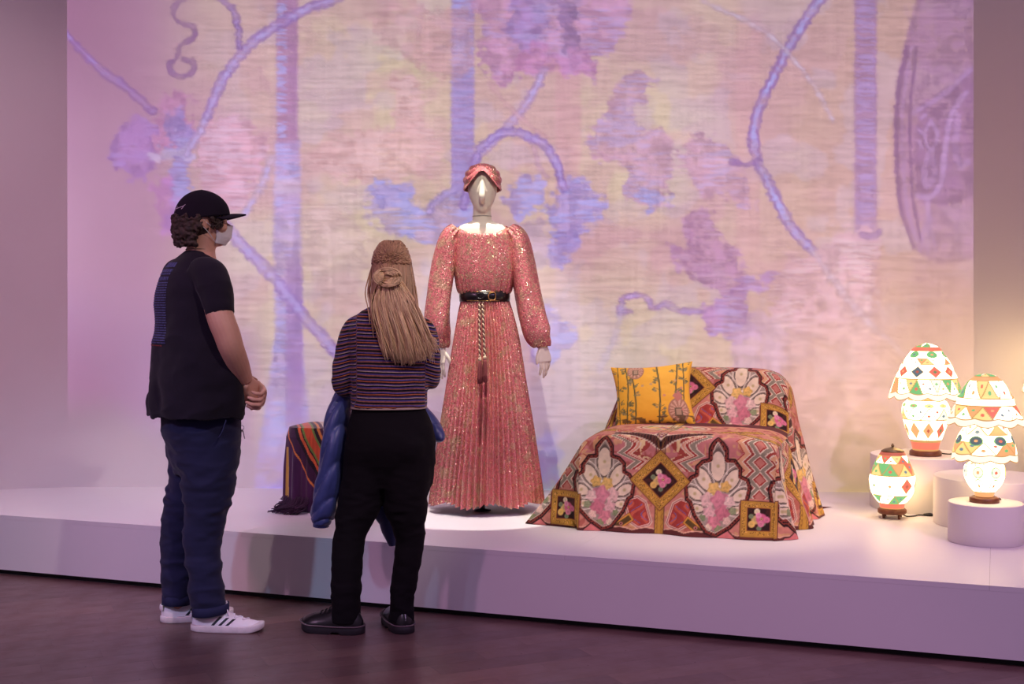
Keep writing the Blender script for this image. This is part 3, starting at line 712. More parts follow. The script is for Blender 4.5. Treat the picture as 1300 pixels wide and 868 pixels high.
face2 = remesh(face + [core] + legsk, 0.0055, 3)
# arms with hands: right arm in view, left arm behind, hands clasped in front
SH = Mp(266, 352, -.155)
ra = [SH, Mp(279, 400, -.215), Mp(288, 424, -.225), Mp(294, 442, -.215), Mp(303, 463, -.165), Mp(311.5, 482, -.115)]
rr_ = [.054, .0545, .053, .050, .0435, .031]
dR = unit(ra[-1] - ra[-2]); dR = unit(dR * 0.7 + np.array([.42, .25, -.35]))
nR = unit(np.array([-.75, .55, -.05]))
armR = [tube(ra, rr_, 20, 34)] + hand(ra[-1] + dR * .004, dR, nR, side=-1, curl=(55, 70, 45), thumb=(.75, .25, .5), k=1.0)
LSH = Mp(228, 352, .16); wl_ = ra[-1] + np.array([.030, .085, -.035])
la = [LSH, Mp(250, 410, .23), Mp(275, 440, .23), wl_ + np.array([-.12, .10, .05]), wl_ + np.array([-.02, .02, .01])]
dL = unit(np.array([.45, -.75, -.45]))
armL = [tube(la, [.052, .052, .05, .042, .030], 18, 34)] + hand(wl_, dL, unit(np.array([-.7, -.25, .1])), side=1, curl=(35, 60, 40), thumb=(.6, .4, .4), k=1.0)
arm2 = remesh(armR, 0.0024, 2); arm3 = remesh(armL, 0.0024, 2)
b = MB()
for q in (face2, arm2, arm3): b.raw(q)
inv_part(b.build('body', M_skin, man), man)
# ---- T-shirt
g = N('tee_black'); v = g.coord()
g.base(g.ramp(g.noise(v, 6, 4), [(0.3, L4(24, 18, 30)), (0.7, L4(31, 24, 38))])); g.set(Roughness=0.9); g.b.inputs['Sheen Weight'].default_value = 0.1
g.b.inputs['Specular IOR Level'].default_value = 0.15; g.bump(g.noise(v, 500, 2), .1, .001); M_tee = g.m
rows = [(314, 244, 264, 0, .9), (319, 235, 268, 0, .85), (326, 225, 273), (336, 213, 279), (352, 202, 286), (375, 196, 290), (405, 194, 297), (440, 192, 309), (470, 189.5, 315), (500, 187, 314), (520, 185, 311), (528, 184.5, 309.5)]
(tv, tf), TQ = rows_loft(Mp, rows, fM, 0.72, 72, 2.25)
slR = tube([Mp(254, 347, -.10), SH + np.array([0.003, .01, .0]), Mp(277, 385, -.20), Mp(280, 400.5, -.213)], [.068, .074, .064, .060], 36, 26, up=(1, 0, 0))
slL = tube([Mp(240, 347, .10), LSH, Mp(244, 385, .21), Mp(250, 402, .222)], [.07, .074, .065, .060], 32, 22, up=(1, 0, 0))
sv_, sf_ = remesh([(tv, tf), slR, slL], 0.006, 5)
z_ = sv_[:, 2]; zt_, zb_ = Mp(0, 340)[2], Mp(0, 527)[2]; tt = (zt_ - z_) / (zt_ - zb_)
ang = np.arctan2((sv_[:, 1] - YM), sv_[:, 0] - Mp(250, 0)[0])
lowf = 0.008 * np.clip(tt, 0, 1) * np.sin(ang * 9 + 2.2 * np.sin(z_ * 7)) * sstep(0.35, 1.0, tt)
sv_ = sv_ + vnormals(sv_, sf_) * lowf[:, None]
sv_ = fold_disp(sv_, sf_, 0.012, 5, 5, 8, 2.0, True, 0.5 + 0.5 * sstep(0.1, 0.6, tt))
# open the hem: drop the flat underside
fz = np.asarray(sf_); nz = vnormals(sv_, sf_)
keep = ~((sv_[fz][:, :, 2] < zb_ + 0.012).all(1) & (nz[fz][:, :, 2].mean(1) < -0.75))
tee = inv_part(mesh('t_shirt', sv_, fz[keep], M_tee, man), man)
sd = tee.modifiers.new('thickness', 'SOLIDIFY'); sd.thickness = 0.003; sd.offset = -1
# collar rib, sleeve hem, bottom hem
col_r = rows_loft(Mp, [(313.5, 243, 265.5, 0, .9), (318, 237, 268.5, 0, .87)], fM, 0.88, 48)[1]
rg = []
for q, k in ((col_r[0], 1.0), (col_r[3], 1.02), (col_r[-1], 1.045)): rg.append(ring(q[:3], rM, fM, q[3] * k, q[4] * k, 48))
o = mesh('collar', *loft(rg, cap=False), simple('tee_rib', L4(15, 12, 18), .9), man); inv_part(o, man)
sm = o.modifiers.new('thickness', 'SOLIDIFY'); sm.thickness = 0.006
bvh = BVHTree.FromPolygons([Vector(p) for p in sv_], [list(map(int, q)) for q in fz])
# printed rows of small lettering down the back, one reddish line under them
g = N('tee_print'); g.base(g.ramp(g.noise(g.coord(), 120, 2), [(0.3, L4(58, 60, 108)), (0.7, L4(84, 86, 138))])); g.set(Roughness=.8); M_print = g.m
M_printr = simple('tee_print_red', L4(120, 44, 40), .8)
def axis_at(z):
    i = int(np.argmin(np.abs(TQ[:, 2] - z))); return np.array([TQ[i, 0], TQ[i, 1], z])
def on_shirt(s_, z, off=0.0018):
    """point on the shirt's back, s_ metres to the right of the spine"""
    c = axis_at(z); th = s_ / 0.17
    d = -fM * math.cos(th) + rM * math.sin(th)
    h = bvh.ray_cast(Vector(c + d * 0.6), Vector(-d))
    if h[0] is None: return Vector(c + d * .2)
    return h[0] + Vector(d) * off
def word_quad(B, s0, s1, z0, z1):
    n = max(2, int(abs(s1 - s0) / 0.02) + 2); ss = np.linspace(s0, s1, n)
    top = [on_shirt(s, z1) for s in ss]; bot = [on_shirt(s, z0) for s in ss]
    B.add(bot + top, [(i, i + 1, n + i + 1, n + i) for i in range(n - 1)])
PB = MB(); rs = np.random.RandomState(5)
def text_row(B, y0, y1, s0, s1, wmin, wmax, gap):
    z1, z0 = Mp(0, y0)[2], Mp(0, y1)[2]; s = s0
    while s < s1 - 0.004:
        w = min(rs.uniform(wmin, wmax), s1 - s); word_quad(B, s, s + w, z0, z1); s += w + gap
SC = 0.085
for y0, y1 in ((333.5, 339.5), (342.0, 345.5), (346.5, 349), (351.5, 356)): text_row(PB, y0, y1, -0.14, SC - rs.uniform(0, .012), .012, .035, .006)
for k in range(25):
    y = 358.3 + k * 3.12; text_row(PB, y, y + 1.5, -0.14, SC - .006 - rs.uniform(0, .004), .02, .07, .004)
pr = inv_part(PB.build('back_print', M_print, man), man); pr.parent = tee; pr.location = (0, 0, 0)
PB = MB(); text_row(PB, 436.8, 438.2, -0.12, 0.045, .03, .05, .004)
pr = PB.build('back_print_line', M_printr, tee)
# ---- trousers
M_trs = simple('navy_twill', L4(34, 35, 66), 0.85, var=.15, scale=5, bump=.15, bscale=600, spec=.2, sheen=.1)
hips, _ = rows_loft(Mp, [(512, 206, 302), (530, 204, 304), (548, 206, 304.5), (566, 213, 304), (585, 216, 303), (602, 222, 299)], fM, 0.85, 48, 2.3)
tn = [(560, 268, -.04, .118), (600, 264.5, -.05, .114), (640, 262.5, -.06, .0975), (680, 257.5, -.06, .080), (720, 258.5, -.06, .075), (750, 262, -.06, .072), (772, 266, -.06, .069)]
tf2 = [(560, 244, .06, .11), (600, 243, .08, .098), (640, 236, .09, .090), (680, 228.5, .095, .081), (720, 227, .095, .074), (745, 226, .095, .066), (760, 225.5, .095, .060)]
tl = [tube([Mp(x, y, dy) for y, x, dy, r in lg], [r for *_, r in lg], 32, 40) for lg in (tn, tf2)]
pv, pf = remesh([hips] + tl, 0.0062, 5)
zz = pv[:, 2]
mk = 0.55 + 0.8 * np.exp(-((zz - 0.52) / .16) ** 2) + 0.5 * sstep(0.35, 0.12, zz)
pv = fold_disp(pv, pf, 0.015, 5, 5, 12, 4.2, True, mk)
pants = inv_part(mesh('trousers', pv, pf, M_trs, man), man)
M_cuff = simple('navy_cuff', L4(42, 44, 76), .85, var=.12, scale=8, bump=.15, bscale=600, spec=.2)
for lg, yc in ((tn, (767, 779)), (tf2, (753.5, 766))):
    y, x, dy, r = lg[-1]; A = Mp(x + (1.5 if lg is tn else 0), yc[0], dy); B_ = Mp(x + (1.5 if lg is tn else 0), yc[1], dy)
    tiltx = .012 if lg is tn else .004
    R_s = []
    for k, rr2 in ((0, 1.04), (.04, 1.09), (.5, 1.10), (.96, 1.09), (1.0, 1.03), (.9, .9)):
        c = A + (B_ - A) * k; q = ring(c, (1, 0, 0), (0, 1, 0), r * rr2, r * rr2 * 1.02, 40)
        q[:, 2] += -(q[:, 0] - c[0]) * (-.10 if lg is tn else 0.0); R_s.append(q)
    inv_part(mesh('trouser_cuff', *loft(R_s, cap=False), M_cuff, man), man)
# pocket slit, pocketed card case, keys
b = MB(); b.raw(tube([Mp(287, 533, -.175), Mp(282, 548, -.19), Mp(277, 556, -.19)], .003, 6, 10)); inv_part(b.build('pocket_edge', M_cuff, man), man)
# ---- shoes
M_white = simple('shoe_white', L4(232, 226, 232), .5, var=.04, scale=20, bump=.05, bscale=300)
M_soleW = simple('sole_white', L4(214, 204, 206), .6, var=.10, scale=30)
M_strp = simple('shoe_stripe_navy', L4(20, 20, 34), .5)
M_lace = simple('lace_white', L4(236, 228, 238), .8, var=.05)
HP = [(0, .058), (.04, .080), (.12, .086), (.24, .080), (.34, .086), (.42, .088), (.52, .074), (.66, .056), (.80, .046), (.92, .038), (1, .03)]
def sneaker(base, head, side):
    up, so, hw = shoe_parts(.302, .106, HP, .027)
    M = Matrix.Translation(Vector(base)) @ Matrix.Rotation(head, 4, 'Z')
    sh_ = mesh('shoe', *place(up, M), M_white, man); inv_part(sh_, man)
    mesh('sole', *place(so, M), M_soleW, sh_)
    hx, hz = zip(*HP); bv = BVHTree.FromPolygons([Vector(p) for p in up[0]], [list(map(int, q)) for q in up[1]])
    for k in range(3):      # three slanted stripes on each side
        for sd_ in (-1, 1):
            q = []; n = 7
            for i in range(n):
                t = i / (n - 1); z = .030 + (.034 - .0055 * k) * t
                for e_ in (0, .0135):
                    x = .094 + k * .030 + t * .032 + e_ - k * .003 * t
                    h = bv.ray_cast(Vector((x, sd_ * .12, z)), Vector((0, -sd_, 0)))
                    pnt = (h[0] if h[0] is not None else Vector((x, sd_ * .04, z))) + Vector((0, sd_ * .0012, .0004))
                    q.append(pnt)
            mesh('stripe', *place((np.array(q), [(2 * i, 2 * i + 1, 2 * i + 3, 2 * i + 2) for i in range(n - 1)]), M), M_strp, sh_)
    for k in range(6):
        x = .146 + k * .017; w = .024 - .001 * k
        top = []
        for t in np.linspace(-1, 1, 9):
            h = bv.ray_cast(Vector((x + .006 * t * (1 if k % 2 else -1), t * w, .2)), Vector((0, 0, -1)))
            top.append((h[0] if h[0] is not None else Vector((x, t * w, .06))) + Vector((0, 0, .002)))
        mesh('lace', *place(tube(np.array(top), .0028, 6, 14), M), M_lace, sh_)
    for s in (-1, 1):
        pts = [(.148, 0, .082), (.142, s * .012, .100), (.140, s * .018, .118), (.146, s * .014, .104), (.150, s * .004, .082)] if s * side > 0 else [(.148, 0, .082), (.156, s * .02, .088), (.166, s * .036, .074), (.160, s * .030, .068), (.150, s * .006, .080)]
        mesh('lace_bow', *place(tube(np.array(pts), .0028, 6, 24), M), M_lace, sh_)
    # collar line and heel tab
    mesh('heel_tab', *place(tube([(.004, -.022, .062), (-.004, 0, .063), (.004, .022, .062)], [(.014, .003)] * 3, 10, 10, up=(0, 0, 1)), M), M_white, sh_)
    return sh_
nb = P(243, 803.5, 5.36); sneaker((nb.x, 5.375, 0), math.radians(-4), 1)
fb = P(205, 790, 5.505); sneaker((fb.x, 5.503, 0), math.radians(20), 1)
# ---- hair: dark brown curls under the cap
rs = np.random.RandomState(11)
g = N('hair_brown'); g.base(g.ramp(g.noise(g.coord(), 60, 3), [(0.3, L4(30, 20, 18)), (0.7, L4(66, 45, 36))])); g.set(Roughness=.7); M_hairb = g.m
HB = MB()
hp_list = [ball(hp_(-.022, 0, -.018, HC), (.082, .080, .080), 24, 14, Rh), ball(hp_(-.058, 0, -.066, HC), (.046, .064, .054), 20, 12, Rh)]
for k in range(520):
    az = rs.uniform(math.radians(70), math.radians(290)); zz_ = rs.uniform(-.120, .0)
    if zz_ < -.055 and (az < math.radians(108) or az > math.radians(252)): continue
    low = sstep(-.06, -.12, np.array(zz_)) * .012
    rad_ = 1.0 + .05 * rs.rand(); ff_ = math.cos(az) * (.106 - low) * rad_ - .012; rr3 = math.sin(az) * (.086 - low) * rad_
    if -.058 < zz_ < .0 and -.026 < ff_ < .016: continue     # leave the ear free
    c = hp_(ff_, rr3, zz_, HC); outd = unit(fH * math.cos(az) + rH * math.sin(az)); tn_ = np.cross(zH, outd)
    ph = rs.uniform(0, 6.28); cr = rs.uniform(.005, .010); Lk = rs.uniform(.012, .028); sgn = rs.choice((-1, 1))
    pts = [c + outd * cr * math.cos(ph + sgn * 5.2 * t) * .9 + tn_ * cr * math.sin(ph + sgn * 5.2 * t) - zH * Lk * (t - .4) for t in np.linspace(0, 1, 8)]
    hp_list.append(tube(np.array(pts), list(np.array([.004, .0052, .0056, .0056, .0054, .005, .004, .0025]) * rs.uniform(.8, 1.2)), 6, round_ends=True))
HB.raw(remesh(hp_list, .0034, 1, .4))
for s in (-1, 1):
    for k in range(36):    # side locks before the ear
        c = hp_(rs.uniform(.022, .066), s * (.074 - .012 * rs.rand()), rs.uniform(-.026, .012), HC)
        pts = [c + rH * s * .004 + fH * (.006 * math.sin(9 * t + k)) - zH * .032 * t for t in np.linspace(0, 1, 6)]
        HB.raw(tube(np.array(pts), [.004, .005, .0045, .004, .003, .0015], 5))
inv_part(HB.build('hair', M_hairb, man), man)
# ---- cap
M_cap = simple('cap_black', L4(28, 21, 34), .85, var=.12, scale=9, bump=.1, bscale=500, spec=.15)
CCn = HC + np.array([0, 0, 0.010]) - fH * .006
capR = []
for t in np.linspace(0, 1, 22):
    a_ = t * PI / 2; rr4 = math.cos(a_ * .985) ** .82; hgt = .094 * math.sin(a_) ** .95
    q = []
    for th in np.arange(72) * 2 * PI / 72:
        seam = 1 - .010 * math.exp(-((((th + PI / 6) % (PI / 3)) - PI / 6) / .035) ** 2)
        base_z = -.030 + .014 * (1 + math.cos(th)) * (1 - t)      # rim dips at the back
        q.append(CCn + fH * (.113 * math.cos(th) * rr4 * seam) + rH * (.095 * math.sin(th) * rr4 * seam) + zH * (hgt + base_z * (1 - t) + .004 * t))
    capR.append(q)
capo = inv_part(mesh('cap', *loft(capR, cap=False), M_cap, man), man); sdm = capo.modifiers.new('thickness', 'SOLIDIFY'); sdm.thickness = .003; sdm.offset = -1
o = mesh('cap_button', *ball(CCn + zH * .0985, (.007, .007, .0035), 12, 8), M_cap, capo)
br = []
for u in np.linspace(0, 1, 12):
    rowp = []
    for th in np.linspace(-1.18, 1.18, 25):
        rad0 = np.array([.108 * math.cos(th), .088 * math.sin(th)]); ext = .076 * math.cos(th * 1.25) ** .42 if abs(th) < 1.2 else 0
        q = CCn + fH * (rad0[0] + ext * u) + rH * (rad0[1] * (1 + .10 * u)) + zH * (-.004 + .004 - .022 * (rad0[1] / .088) ** 2 * (1 - .2 * u) + .012 * (1 - (th / 1.18) ** 2) * u - .010 * u * u)
        rowp.append(q)
    br.append(rowp)
brim = mesh('cap_brim', *loft(br, cap=False, closed=False), M_cap, capo); s2 = brim.modifiers.new('thickness', 'SOLIDIFY'); s2.thickness = .006; s2.offset = 0
# white script on the cap's back
M_wt = simple('cap_thread', L4(222, 205, 222), .7, var=.05)
bvc = BVHTree.FromPolygons([Vector(p) for p in np.array(capR).reshape(-1, 3)], [list(map(int, q)) for q in grid_faces(22, 72, True)])
def on_cap(s_, h_):
    th = math.radians(152) - s_ * 1.3 / .1; d = fH * math.cos(th) + rH * math.sin(th); c = CCn + zH * h_
    hh = bvc.ray_cast(Vector(c + d * .4), Vector(-d)); return np.array(hh[0] if hh[0] is not None else c + d * .1) + d * .0022
SB = MB()
script = [[(-.034, .000), (-.028, .004), (-.030, -.004), (-.033, -.010)], [(-.029, .002), (-.024, -.001), (-.021, .003), (-.017, -.001), (-.013, .004), (-.010, .0)], [(-.010, .0), (-.006, .005), (-.003, .001), (.001, .006), (.004, .002), (.008, .008), (.012, .010)], [(.006, .006), (.004, -.003), (.000, -.006)], [(-.026, .006), (-.022, .010)]]
for st_ in script: SB.raw(tube(catmull([on_cap(a, b_ + .022 + .12 * a) for a, b_ in st_], 12), .0016, 6))
mesh('cap_lettering', SB.v, SB.f, M_wt, capo)
# ---- face mask with ear loop
M_mask = simple('mask_cloth', L4(214, 208, 212), .8, var=.05, scale=30, bump=.1, bscale=400)
mk_ = []
MC = hp_(.030, 0, -.062, HC)
for u in np.linspace(0, 1, 18):
    zq = .028 - .085 * u; rowp = []
    for th in np.linspace(-1.35, 1.35, 31):
        bul = .078 + .020 * math.exp(-(th / .35) ** 2) * (1 - u * .5) - .022 * max(0, u - .62) / .38
        sidew = .060 - .006 * u
        q = MC + fH * (bul * math.cos(th) - .004) + rH * (sidew * math.sin(th)) + zH * (zq - .012 * (th / 1.35) ** 2 * (1 - 1.6 * u) + .0012 * math.sin(u * 40))
        rowp.append(q)
    mk_.append(rowp)
mo = inv_part(mesh('face_mask', *loft(mk_, cap=False, closed=False), M_mask, man), man); s3 = mo.modifiers.new('thickness', 'SOLIDIFY'); s3.thickness = .0025
for s in (-1, 1):
    a0 = np.array(mk_[1][30 if s > 0 else 0]); a1 = np.array(mk_[-2][30 if s > 0 else 0]); e = hp_(-.026, s * .084, -.022, HC)
    mesh('ear_loop', *tube([a0, (a0 + e) / 2 + rH * s * .006, e + zH * .014, e - zH * .012, (a1 + e) / 2 + rH * s * .010 - zH * .004, a1], .0014, 6, 26), M_mask, mo)
# ---- things he carries: card case in back pocket, ring of keys at the front
b = MB(); c = Mp(233, 536, -.128)
b.box((-.032, -.004, -.03), (.032, .004, .012), .002, Matrix.Translation(Vector(c)) @ Matrix.Rotation(math.radians(-28), 4, 'Z'))
o = b.build('card_case', simple('card_case_grey', L4(178, 172, 168), .4, var=.2, scale=40)); tag(o, 'small pale grey card case sticking out of the trouser back pocket', 'card case')
k0 = np.array(P(304.5, 541, YM - .02)); keyr = empty('key_ring', Vector(k0), label='ring of keys hanging at the front of the navy trousers', cat='keys')
M_key = simple('key_steel', L4(150, 146, 150), .3, .9); M_strap = simple('key_strap', L4(48, 26, 32), .7)
mesh('strap', *tube([(-.006, 0, .03), (0, 0, .02), (.002, 0, .004)], .0035, 8, 8), M_strap, keyr)
th = np.linspace(0, 2 * PI, 30); mesh('ring', *tube(np.stack([.009 * np.sin(th) + .008, .002 * np.cos(th), .009 * np.cos(th) - .006], 1), .0013, 6), M_key, keyr)
for tx_, tz_, w in ((.020, -.052, .004), (.004, -.062, .0035), (-.002, -.040, .006)):
    mesh('key', *tube([(.006 + tx_ * .1, 0, -.014), (tx_ * .6 + .002, .002, tz_ * .5), (tx_, 0, tz_)], [(w, .0016), (w * .55, .0012), (w * .5, .0012)], 8, 10, up=(1, 0, 0)), M_key, keyr)
# ================================================================== PERSON: woman seen from behind, striped sweater, jacket over her arm
YW = 5.34
def Wp(px, py, dy=0.0): return np.array(P(px, py, YW + dy))
fW = np.array([-0.10, 1.0, 0]); fW /= np.linalg.norm(fW); rW = np.array([fW[1], -fW[0], 0])
woman = empty('person', (Wp(465, 800)[0], YW, 0), label='person with long half-up blonde hair, striped sweater and black trousers, seen from behind', cat='person')
WH = Wp(497.5, 339, .0)
face = [ball(WH, (.073, .092, .098), 24, 16), ball(WH + fW * .034 - zH * .06, (.052, .058, .064), 20, 12), ball(WH + fW * .06 - zH * .098, (.03, .028, .022), 14, 10), ball(WH + fW * .098 - zH * .036, (.013, .015, .014), 10, 8),
        ball(WH + fW * .086 - zH * .012, (.012, .012, .022), 10, 8), ball(WH + fW * .082 + zH * .014, (.046, .013, .011), 12, 8), ball(WH + fW * .08 - zH * .068, (.024, .013, .009), 12, 8),
        tube([Wp(495, 396), Wp(496, 372), WH - zH * .06], [.062, .05, .05], 18, 10)]
for s in (-1, 1):
    face.append(ball(WH + rW * s * .073 - zH * .02 - fW * .005, (.007, .016, .027), 10, 8)); face.append(ball(WH + fW * .064 + rW * s * .042 - zH * .044, (.022, .024, .022), 10, 8))
coreW, _ = rows_loft(Wp, [(388, 474, 518), (404, 452, 535), (440, 450, 540), (480, 458, 532), (510, 460, 530), (545, 456, 536), (590, 452, 538)], fW, 0.45, 32)
wl1 = [(560, 468, 0, .07), (620, 459, 0, .06), (675, 445, -.01, .045), (730, 441, -.015, .042), (780, 440, -.015, .034), (796, 440, -.015, .032)]
wl2 = [(560, 520, 0, .07), (620, 516, .01, .06), (680, 519, .02, .042), (735, 513, .02, .038), (780, 508, .02, .034), (794, 507, .02, .032)]
sk = [tube([Wp(x, y, d_) for y, x, d_, r in lg], [r for *_, r in lg], 18, 26) for lg in (wl1, wl2)]
body = remesh(face + [coreW] + sk, .006, 3)
arms = []
ELl, ELr = Wp(437, 483, .03), Wp(545, 474, .03)
armc = {}
for s, sh, el in ((-1, Wp(451, 417, .0), ELl), (1, Wp(537, 419, .0), ELr)):
    wr = el + np.array([s * -.055, .215, -.015]); dd = unit(wr - el); d2 = unit(dd * .6 + np.array([-s * .8, .1, -.05]))
    arms.append(remesh([tube([sh, lerp(sh, el, .5) + np.array([s * .012, -.005, 0]), el, lerp(el, wr, .5), wr], [.046, .045, .042, .038, .027], 16, 30)] + hand(wr, d2, unit(np.array([0, -.6, .5])), side=s, curl=(30, 45, 30), k=.9), .003, 2))
    armc[s] = (sh, el, wr)
b = MB()
for q in [body] + arms: b.raw(q)
inv_part(b.build('body', M_skin, woman), woman)
# ---- sweater
rowsW = [(383, 482, 512, .0, .85), (389, 470, 522), (396, 458, 531), (406, 448, 538), (420, 442, 544), (440, 443, 545), (460, 445, 544), (485, 446, 543), (505, 446, 542), (517, 446, 541.5)]
tor, WQ = rows_loft(Wp, rowsW, fW, 0.66, 64, 2.4)
slv = []
for s in (-1, 1):
    sh, el, wr = armc[s]
    slv.append(tube([sh + np.array([-s * .05, 0, .012]), sh + np.array([s * .0, 0, -.006]), lerp(sh, el, .5) + np.array([s * .010, -.008, 0]), el + np.array([0, -.006, -.006]), el + np.array([-s * .014, .055, -.012]), lerp(el, wr, .6), wr], [.050, .052, .051, .051, .050, .044, .036], 28, 44, up=(1, 0, 0)))
wv_, wf_ = remesh([tor] + slv, .0056, 5)
zS = wv_[:, 2]; ttw = (Wp(0, 395)[2] - zS) / (Wp(0, 395)[2] - Wp(0, 517)[2])
wv_ = fold_disp(wv_, wf_, .009, 7, 7, 13, 6.0, True, .4 + .6 * sstep(.2, .8, ttw))
# stripe coordinate: height on the body, length along the arm on the sleeves
sc_ = zS.copy() + .010 * (fbm(wv_[:, 0] * 8, wv_[:, 1] * 8, zS * 8) - .5) + .02 * ((wv_[:, 0] - Wp(495, 0)[0]) / .2) * .35
for s in (-1, 1):
    sh, el, wr = armc[s]; d1 = unit(el - sh); d2 = unit(wr - el); top = sh[2] + .02
    q = wv_ - sh; al = q @ d1; rad1 = np.linalg.norm(q - al[:, None] * d1, axis=1)
    q2 = wv_ - el; al2 = q2 @ d2
    s1 = top - al - .012
    L1 = np.linalg.norm(el - sh); s2 = top - L1 - al2 - .012
    sarm = np.where(al2 > 0.02, s2, s1)
    lat = s * (wv_ - np.array([Wp(495, 0)[0], YW, 0])) @ rW
    w = sstep(.128, .150, lat) + (wv_[:, 1] > YW + .14) * 1.0
    w = np.clip(w, 0, 1) * (rad1 < .13)
    tilt = s * (wv_[:, 0] - sh[0]) * .5
    sc_ = np.where(w > 0.5, sarm + tilt * (al2 <= .02), sc_)
sc_ = (sc_ - .9) / .6
g = N('sweater_stripes'); at = g.attr(); sp = g.n('ShaderNodeSeparateColor'); g.l(at, sp.inputs[0])
mm = g.n('ShaderNodeMath', operation='MULTIPLY'); mm.inputs[1].default_value = .6 / .052; g.l(sp.outputs[0], mm.inputs[0])
fr = g.n('ShaderNodeMath', operation='FRACT'); g.l(mm.outputs[0], fr.inputs[0])
K_ = L4(20, 15, 26); stp = [(0, K_), (.11, L4(148, 96, 80)), (.21, L4(78, 66, 128)), (.31, K_), (.42, L4(196, 170, 152)), (.47, L4(80, 64, 118)), (.57, K_), (.67, L4(176, 98, 66)), (.75, K_), (.82, L4(96, 82, 146)), (.90, L4(132, 92, 88)), (.96, K_)]
cr = g.ramp(fr.outputs[0], stp, 'CONSTANT'); nz_ = g.ramp(g.noise(g.coord(), 90, 3), [(.3, (.75, .75, .75, 1)), (.7, (1.1, 1.1, 1.1, 1))])
g.base(cmix(g, 1.0, cr, nz_, 'MULTIPLY')); g.set(Roughness=.9); g.b.inputs['Specular IOR Level'].default_value = .15; g.b.inputs['Sheen Weight'].default_value = .15
g.bump(g.noise(g.coord(), 500, 2), .15, .001); M_swe = g.m
fz = np.asarray(wf_); nz = vnormals(wv_, wf_); zb_ = Wp(0, 516)[2]
keep = ~((wv_[fz][:, :, 2] < zb_ + .014).all(1) & (nz[fz][:, :, 2].mean(1) < -.75))
swe = inv_part(mesh('sweater', wv_, fz[keep], M_swe, woman, col=np.stack([sc_] * 3, 1)), woman)
sdm = swe.modifiers.new('thickness', 'SOLIDIFY'); sdm.thickness = .003; sdm.offset = -1
M_hem = simple('sweater_hem', L4(170, 150, 138), .9)
q = WQ[-1]; hemr = [ring(q[:3] + zH * dz, rW, fW, q[3] * k, q[4] * k, 64, 2.4) for dz, k in ((-.003, 1.0), (.001, 1.015), (.005, 1.0))]
o = mesh('hem_band', *loft(hemr, cap=False), M_hem, swe); o.location = (0, 0, 0)
# ---- trousers
M_blk = simple('black_denim', L4(11, 7, 12), .9, var=.2, scale=6, bump=.15, bscale=600, spec=.2)
hipw, _ = rows_loft(Wp, [(502, 450, 538, .0, .54), (520, 447.5, 541, .0, .58), (540, 442, 549, 0, .64), (560, 438.5, 553, 0, .68), (580, 437, 553, 0, .62), (598, 436, 551, .005, .5), (618, 438, 548, .01, .38)], fW, .70, 56, 2.3)
tl1 = [(575, 469, 0, .104), (610, 461.5, 0, .095), (640, 456, 0, .086), (675, 444, -.01, .069), (710, 441, -.015, .065), (745, 439.5, -.015, .063), (789, 438.5, -.015, .061)]
tl2 = [(575, 518, 0, .108), (610, 515.5, .005, .103), (640, 515, .01, .091), (675, 520, .02, .066), (705, 518.5, .02, .058), (745, 512, .02, .053), (790, 508, .014, .054)]
tb = [tube([Wp(x, y, d_) for y, x, d_, r in lg], [r for *_, r in lg], 32, 40) for lg in (tl1, tl2)]
but = [ball(Wp(473, 568, -.055), (.080, .072, .085), 20, 14), ball(Wp(517, 568, -.055), (.082, .072, .085), 20, 14)]
pv, pf = remesh([hipw] + tb + but, .006, 5); zz = pv[:, 2]
pv = fold_disp(pv, pf, .008, 6, 6, 16, 9.1, True, .4 + .9 * np.exp(-((zz - .5) / .12) ** 2) + .8 * sstep(.3, .12, zz))
inv_part(mesh('trousers', pv, pf, M_blk, woman), woman)
# ---- boots
M_boot = simple('boot_leather', L4(20, 17, 21), .28, var=.2, scale=14, bump=.08, bscale=60); M_bsole = simple('boot_sole', L4(26, 20, 27), .65, bump=.1, bscale=200)
M_welt = simple('boot_welt', L4(96, 78, 84), .6); M_bl = simple('boot_lace', L4(16, 13, 17), .7)
HPB = [(0, .055), (.06, .085), (.14, .115), (.22, .13), (.36, .125), (.46, .112), (.56, .095), (.68, .082), (.82, .074), (.93, .062), (1, .048)]
def boot(base, head):
    up, so, hw = shoe_parts(.268, .104, HPB, .034); M = Matrix.Translation(Vector(base)) @ Matrix.Rotation(head, 4, 'Z')
    o = inv_part(mesh('boot', *place(up, M), M_boot, woman), woman)
    v_ = so[0].copy(); mid = (v_[:, 0] > .085) & (v_[:, 0] < .125) & (v_[:, 2] < .01); v_[mid, 2] += .010
    mesh('sole', *place((v_, so[1]), M), M_bsole, o)
    m = 60; th = np.linspace(0, 1, m); xo = .268 * .5 * (1 - np.cos(th * PI)); wo = np.maximum(hw(xo), 0) * 1.06 + .004
    lp = np.vstack([np.stack([xo, wo], 1), np.stack([xo, -wo], 1)[::-1][1:-1]]); lp[:, 0] = (lp[:, 0] - .134) * 1.03 + .134
    lz = .034 + .012 * np.clip((lp[:, 0] / .268 - .78) / .22, 0, 1) ** 2; pts = np.column_stack([lp, lz]); pts = np.vstack([pts, pts[:1]])
    mesh('welt', *place(tube(pts, .0036, 6), M), M_welt, o)
    bv = BVHTree.FromPolygons([Vector(p) for p in up[0]], [list(map(int, q)) for q in up[1]])
    for k in range(5):
        x = .105 + k * .019; top = []
        for t in np.linspace(-1, 1, 7):
            h = bv.ray_cast(Vector((x, t * .022, .3)), Vector((0, 0, -1))); top.append((h[0] if h[0] is not None else Vector((x, t * .02, .1))) + Vector((0, 0, .002)))
        mesh('lace', *place(tube(np.array(top), .003, 6, 12), M), M_bl, o)
    return o
lb = P(457, 808, 5.33); ba = math.radians(166); boot((Wp(441, 0)[0] - math.cos(ba) * .062, YW - .018 - math.sin(ba) * .062, 0), ba)
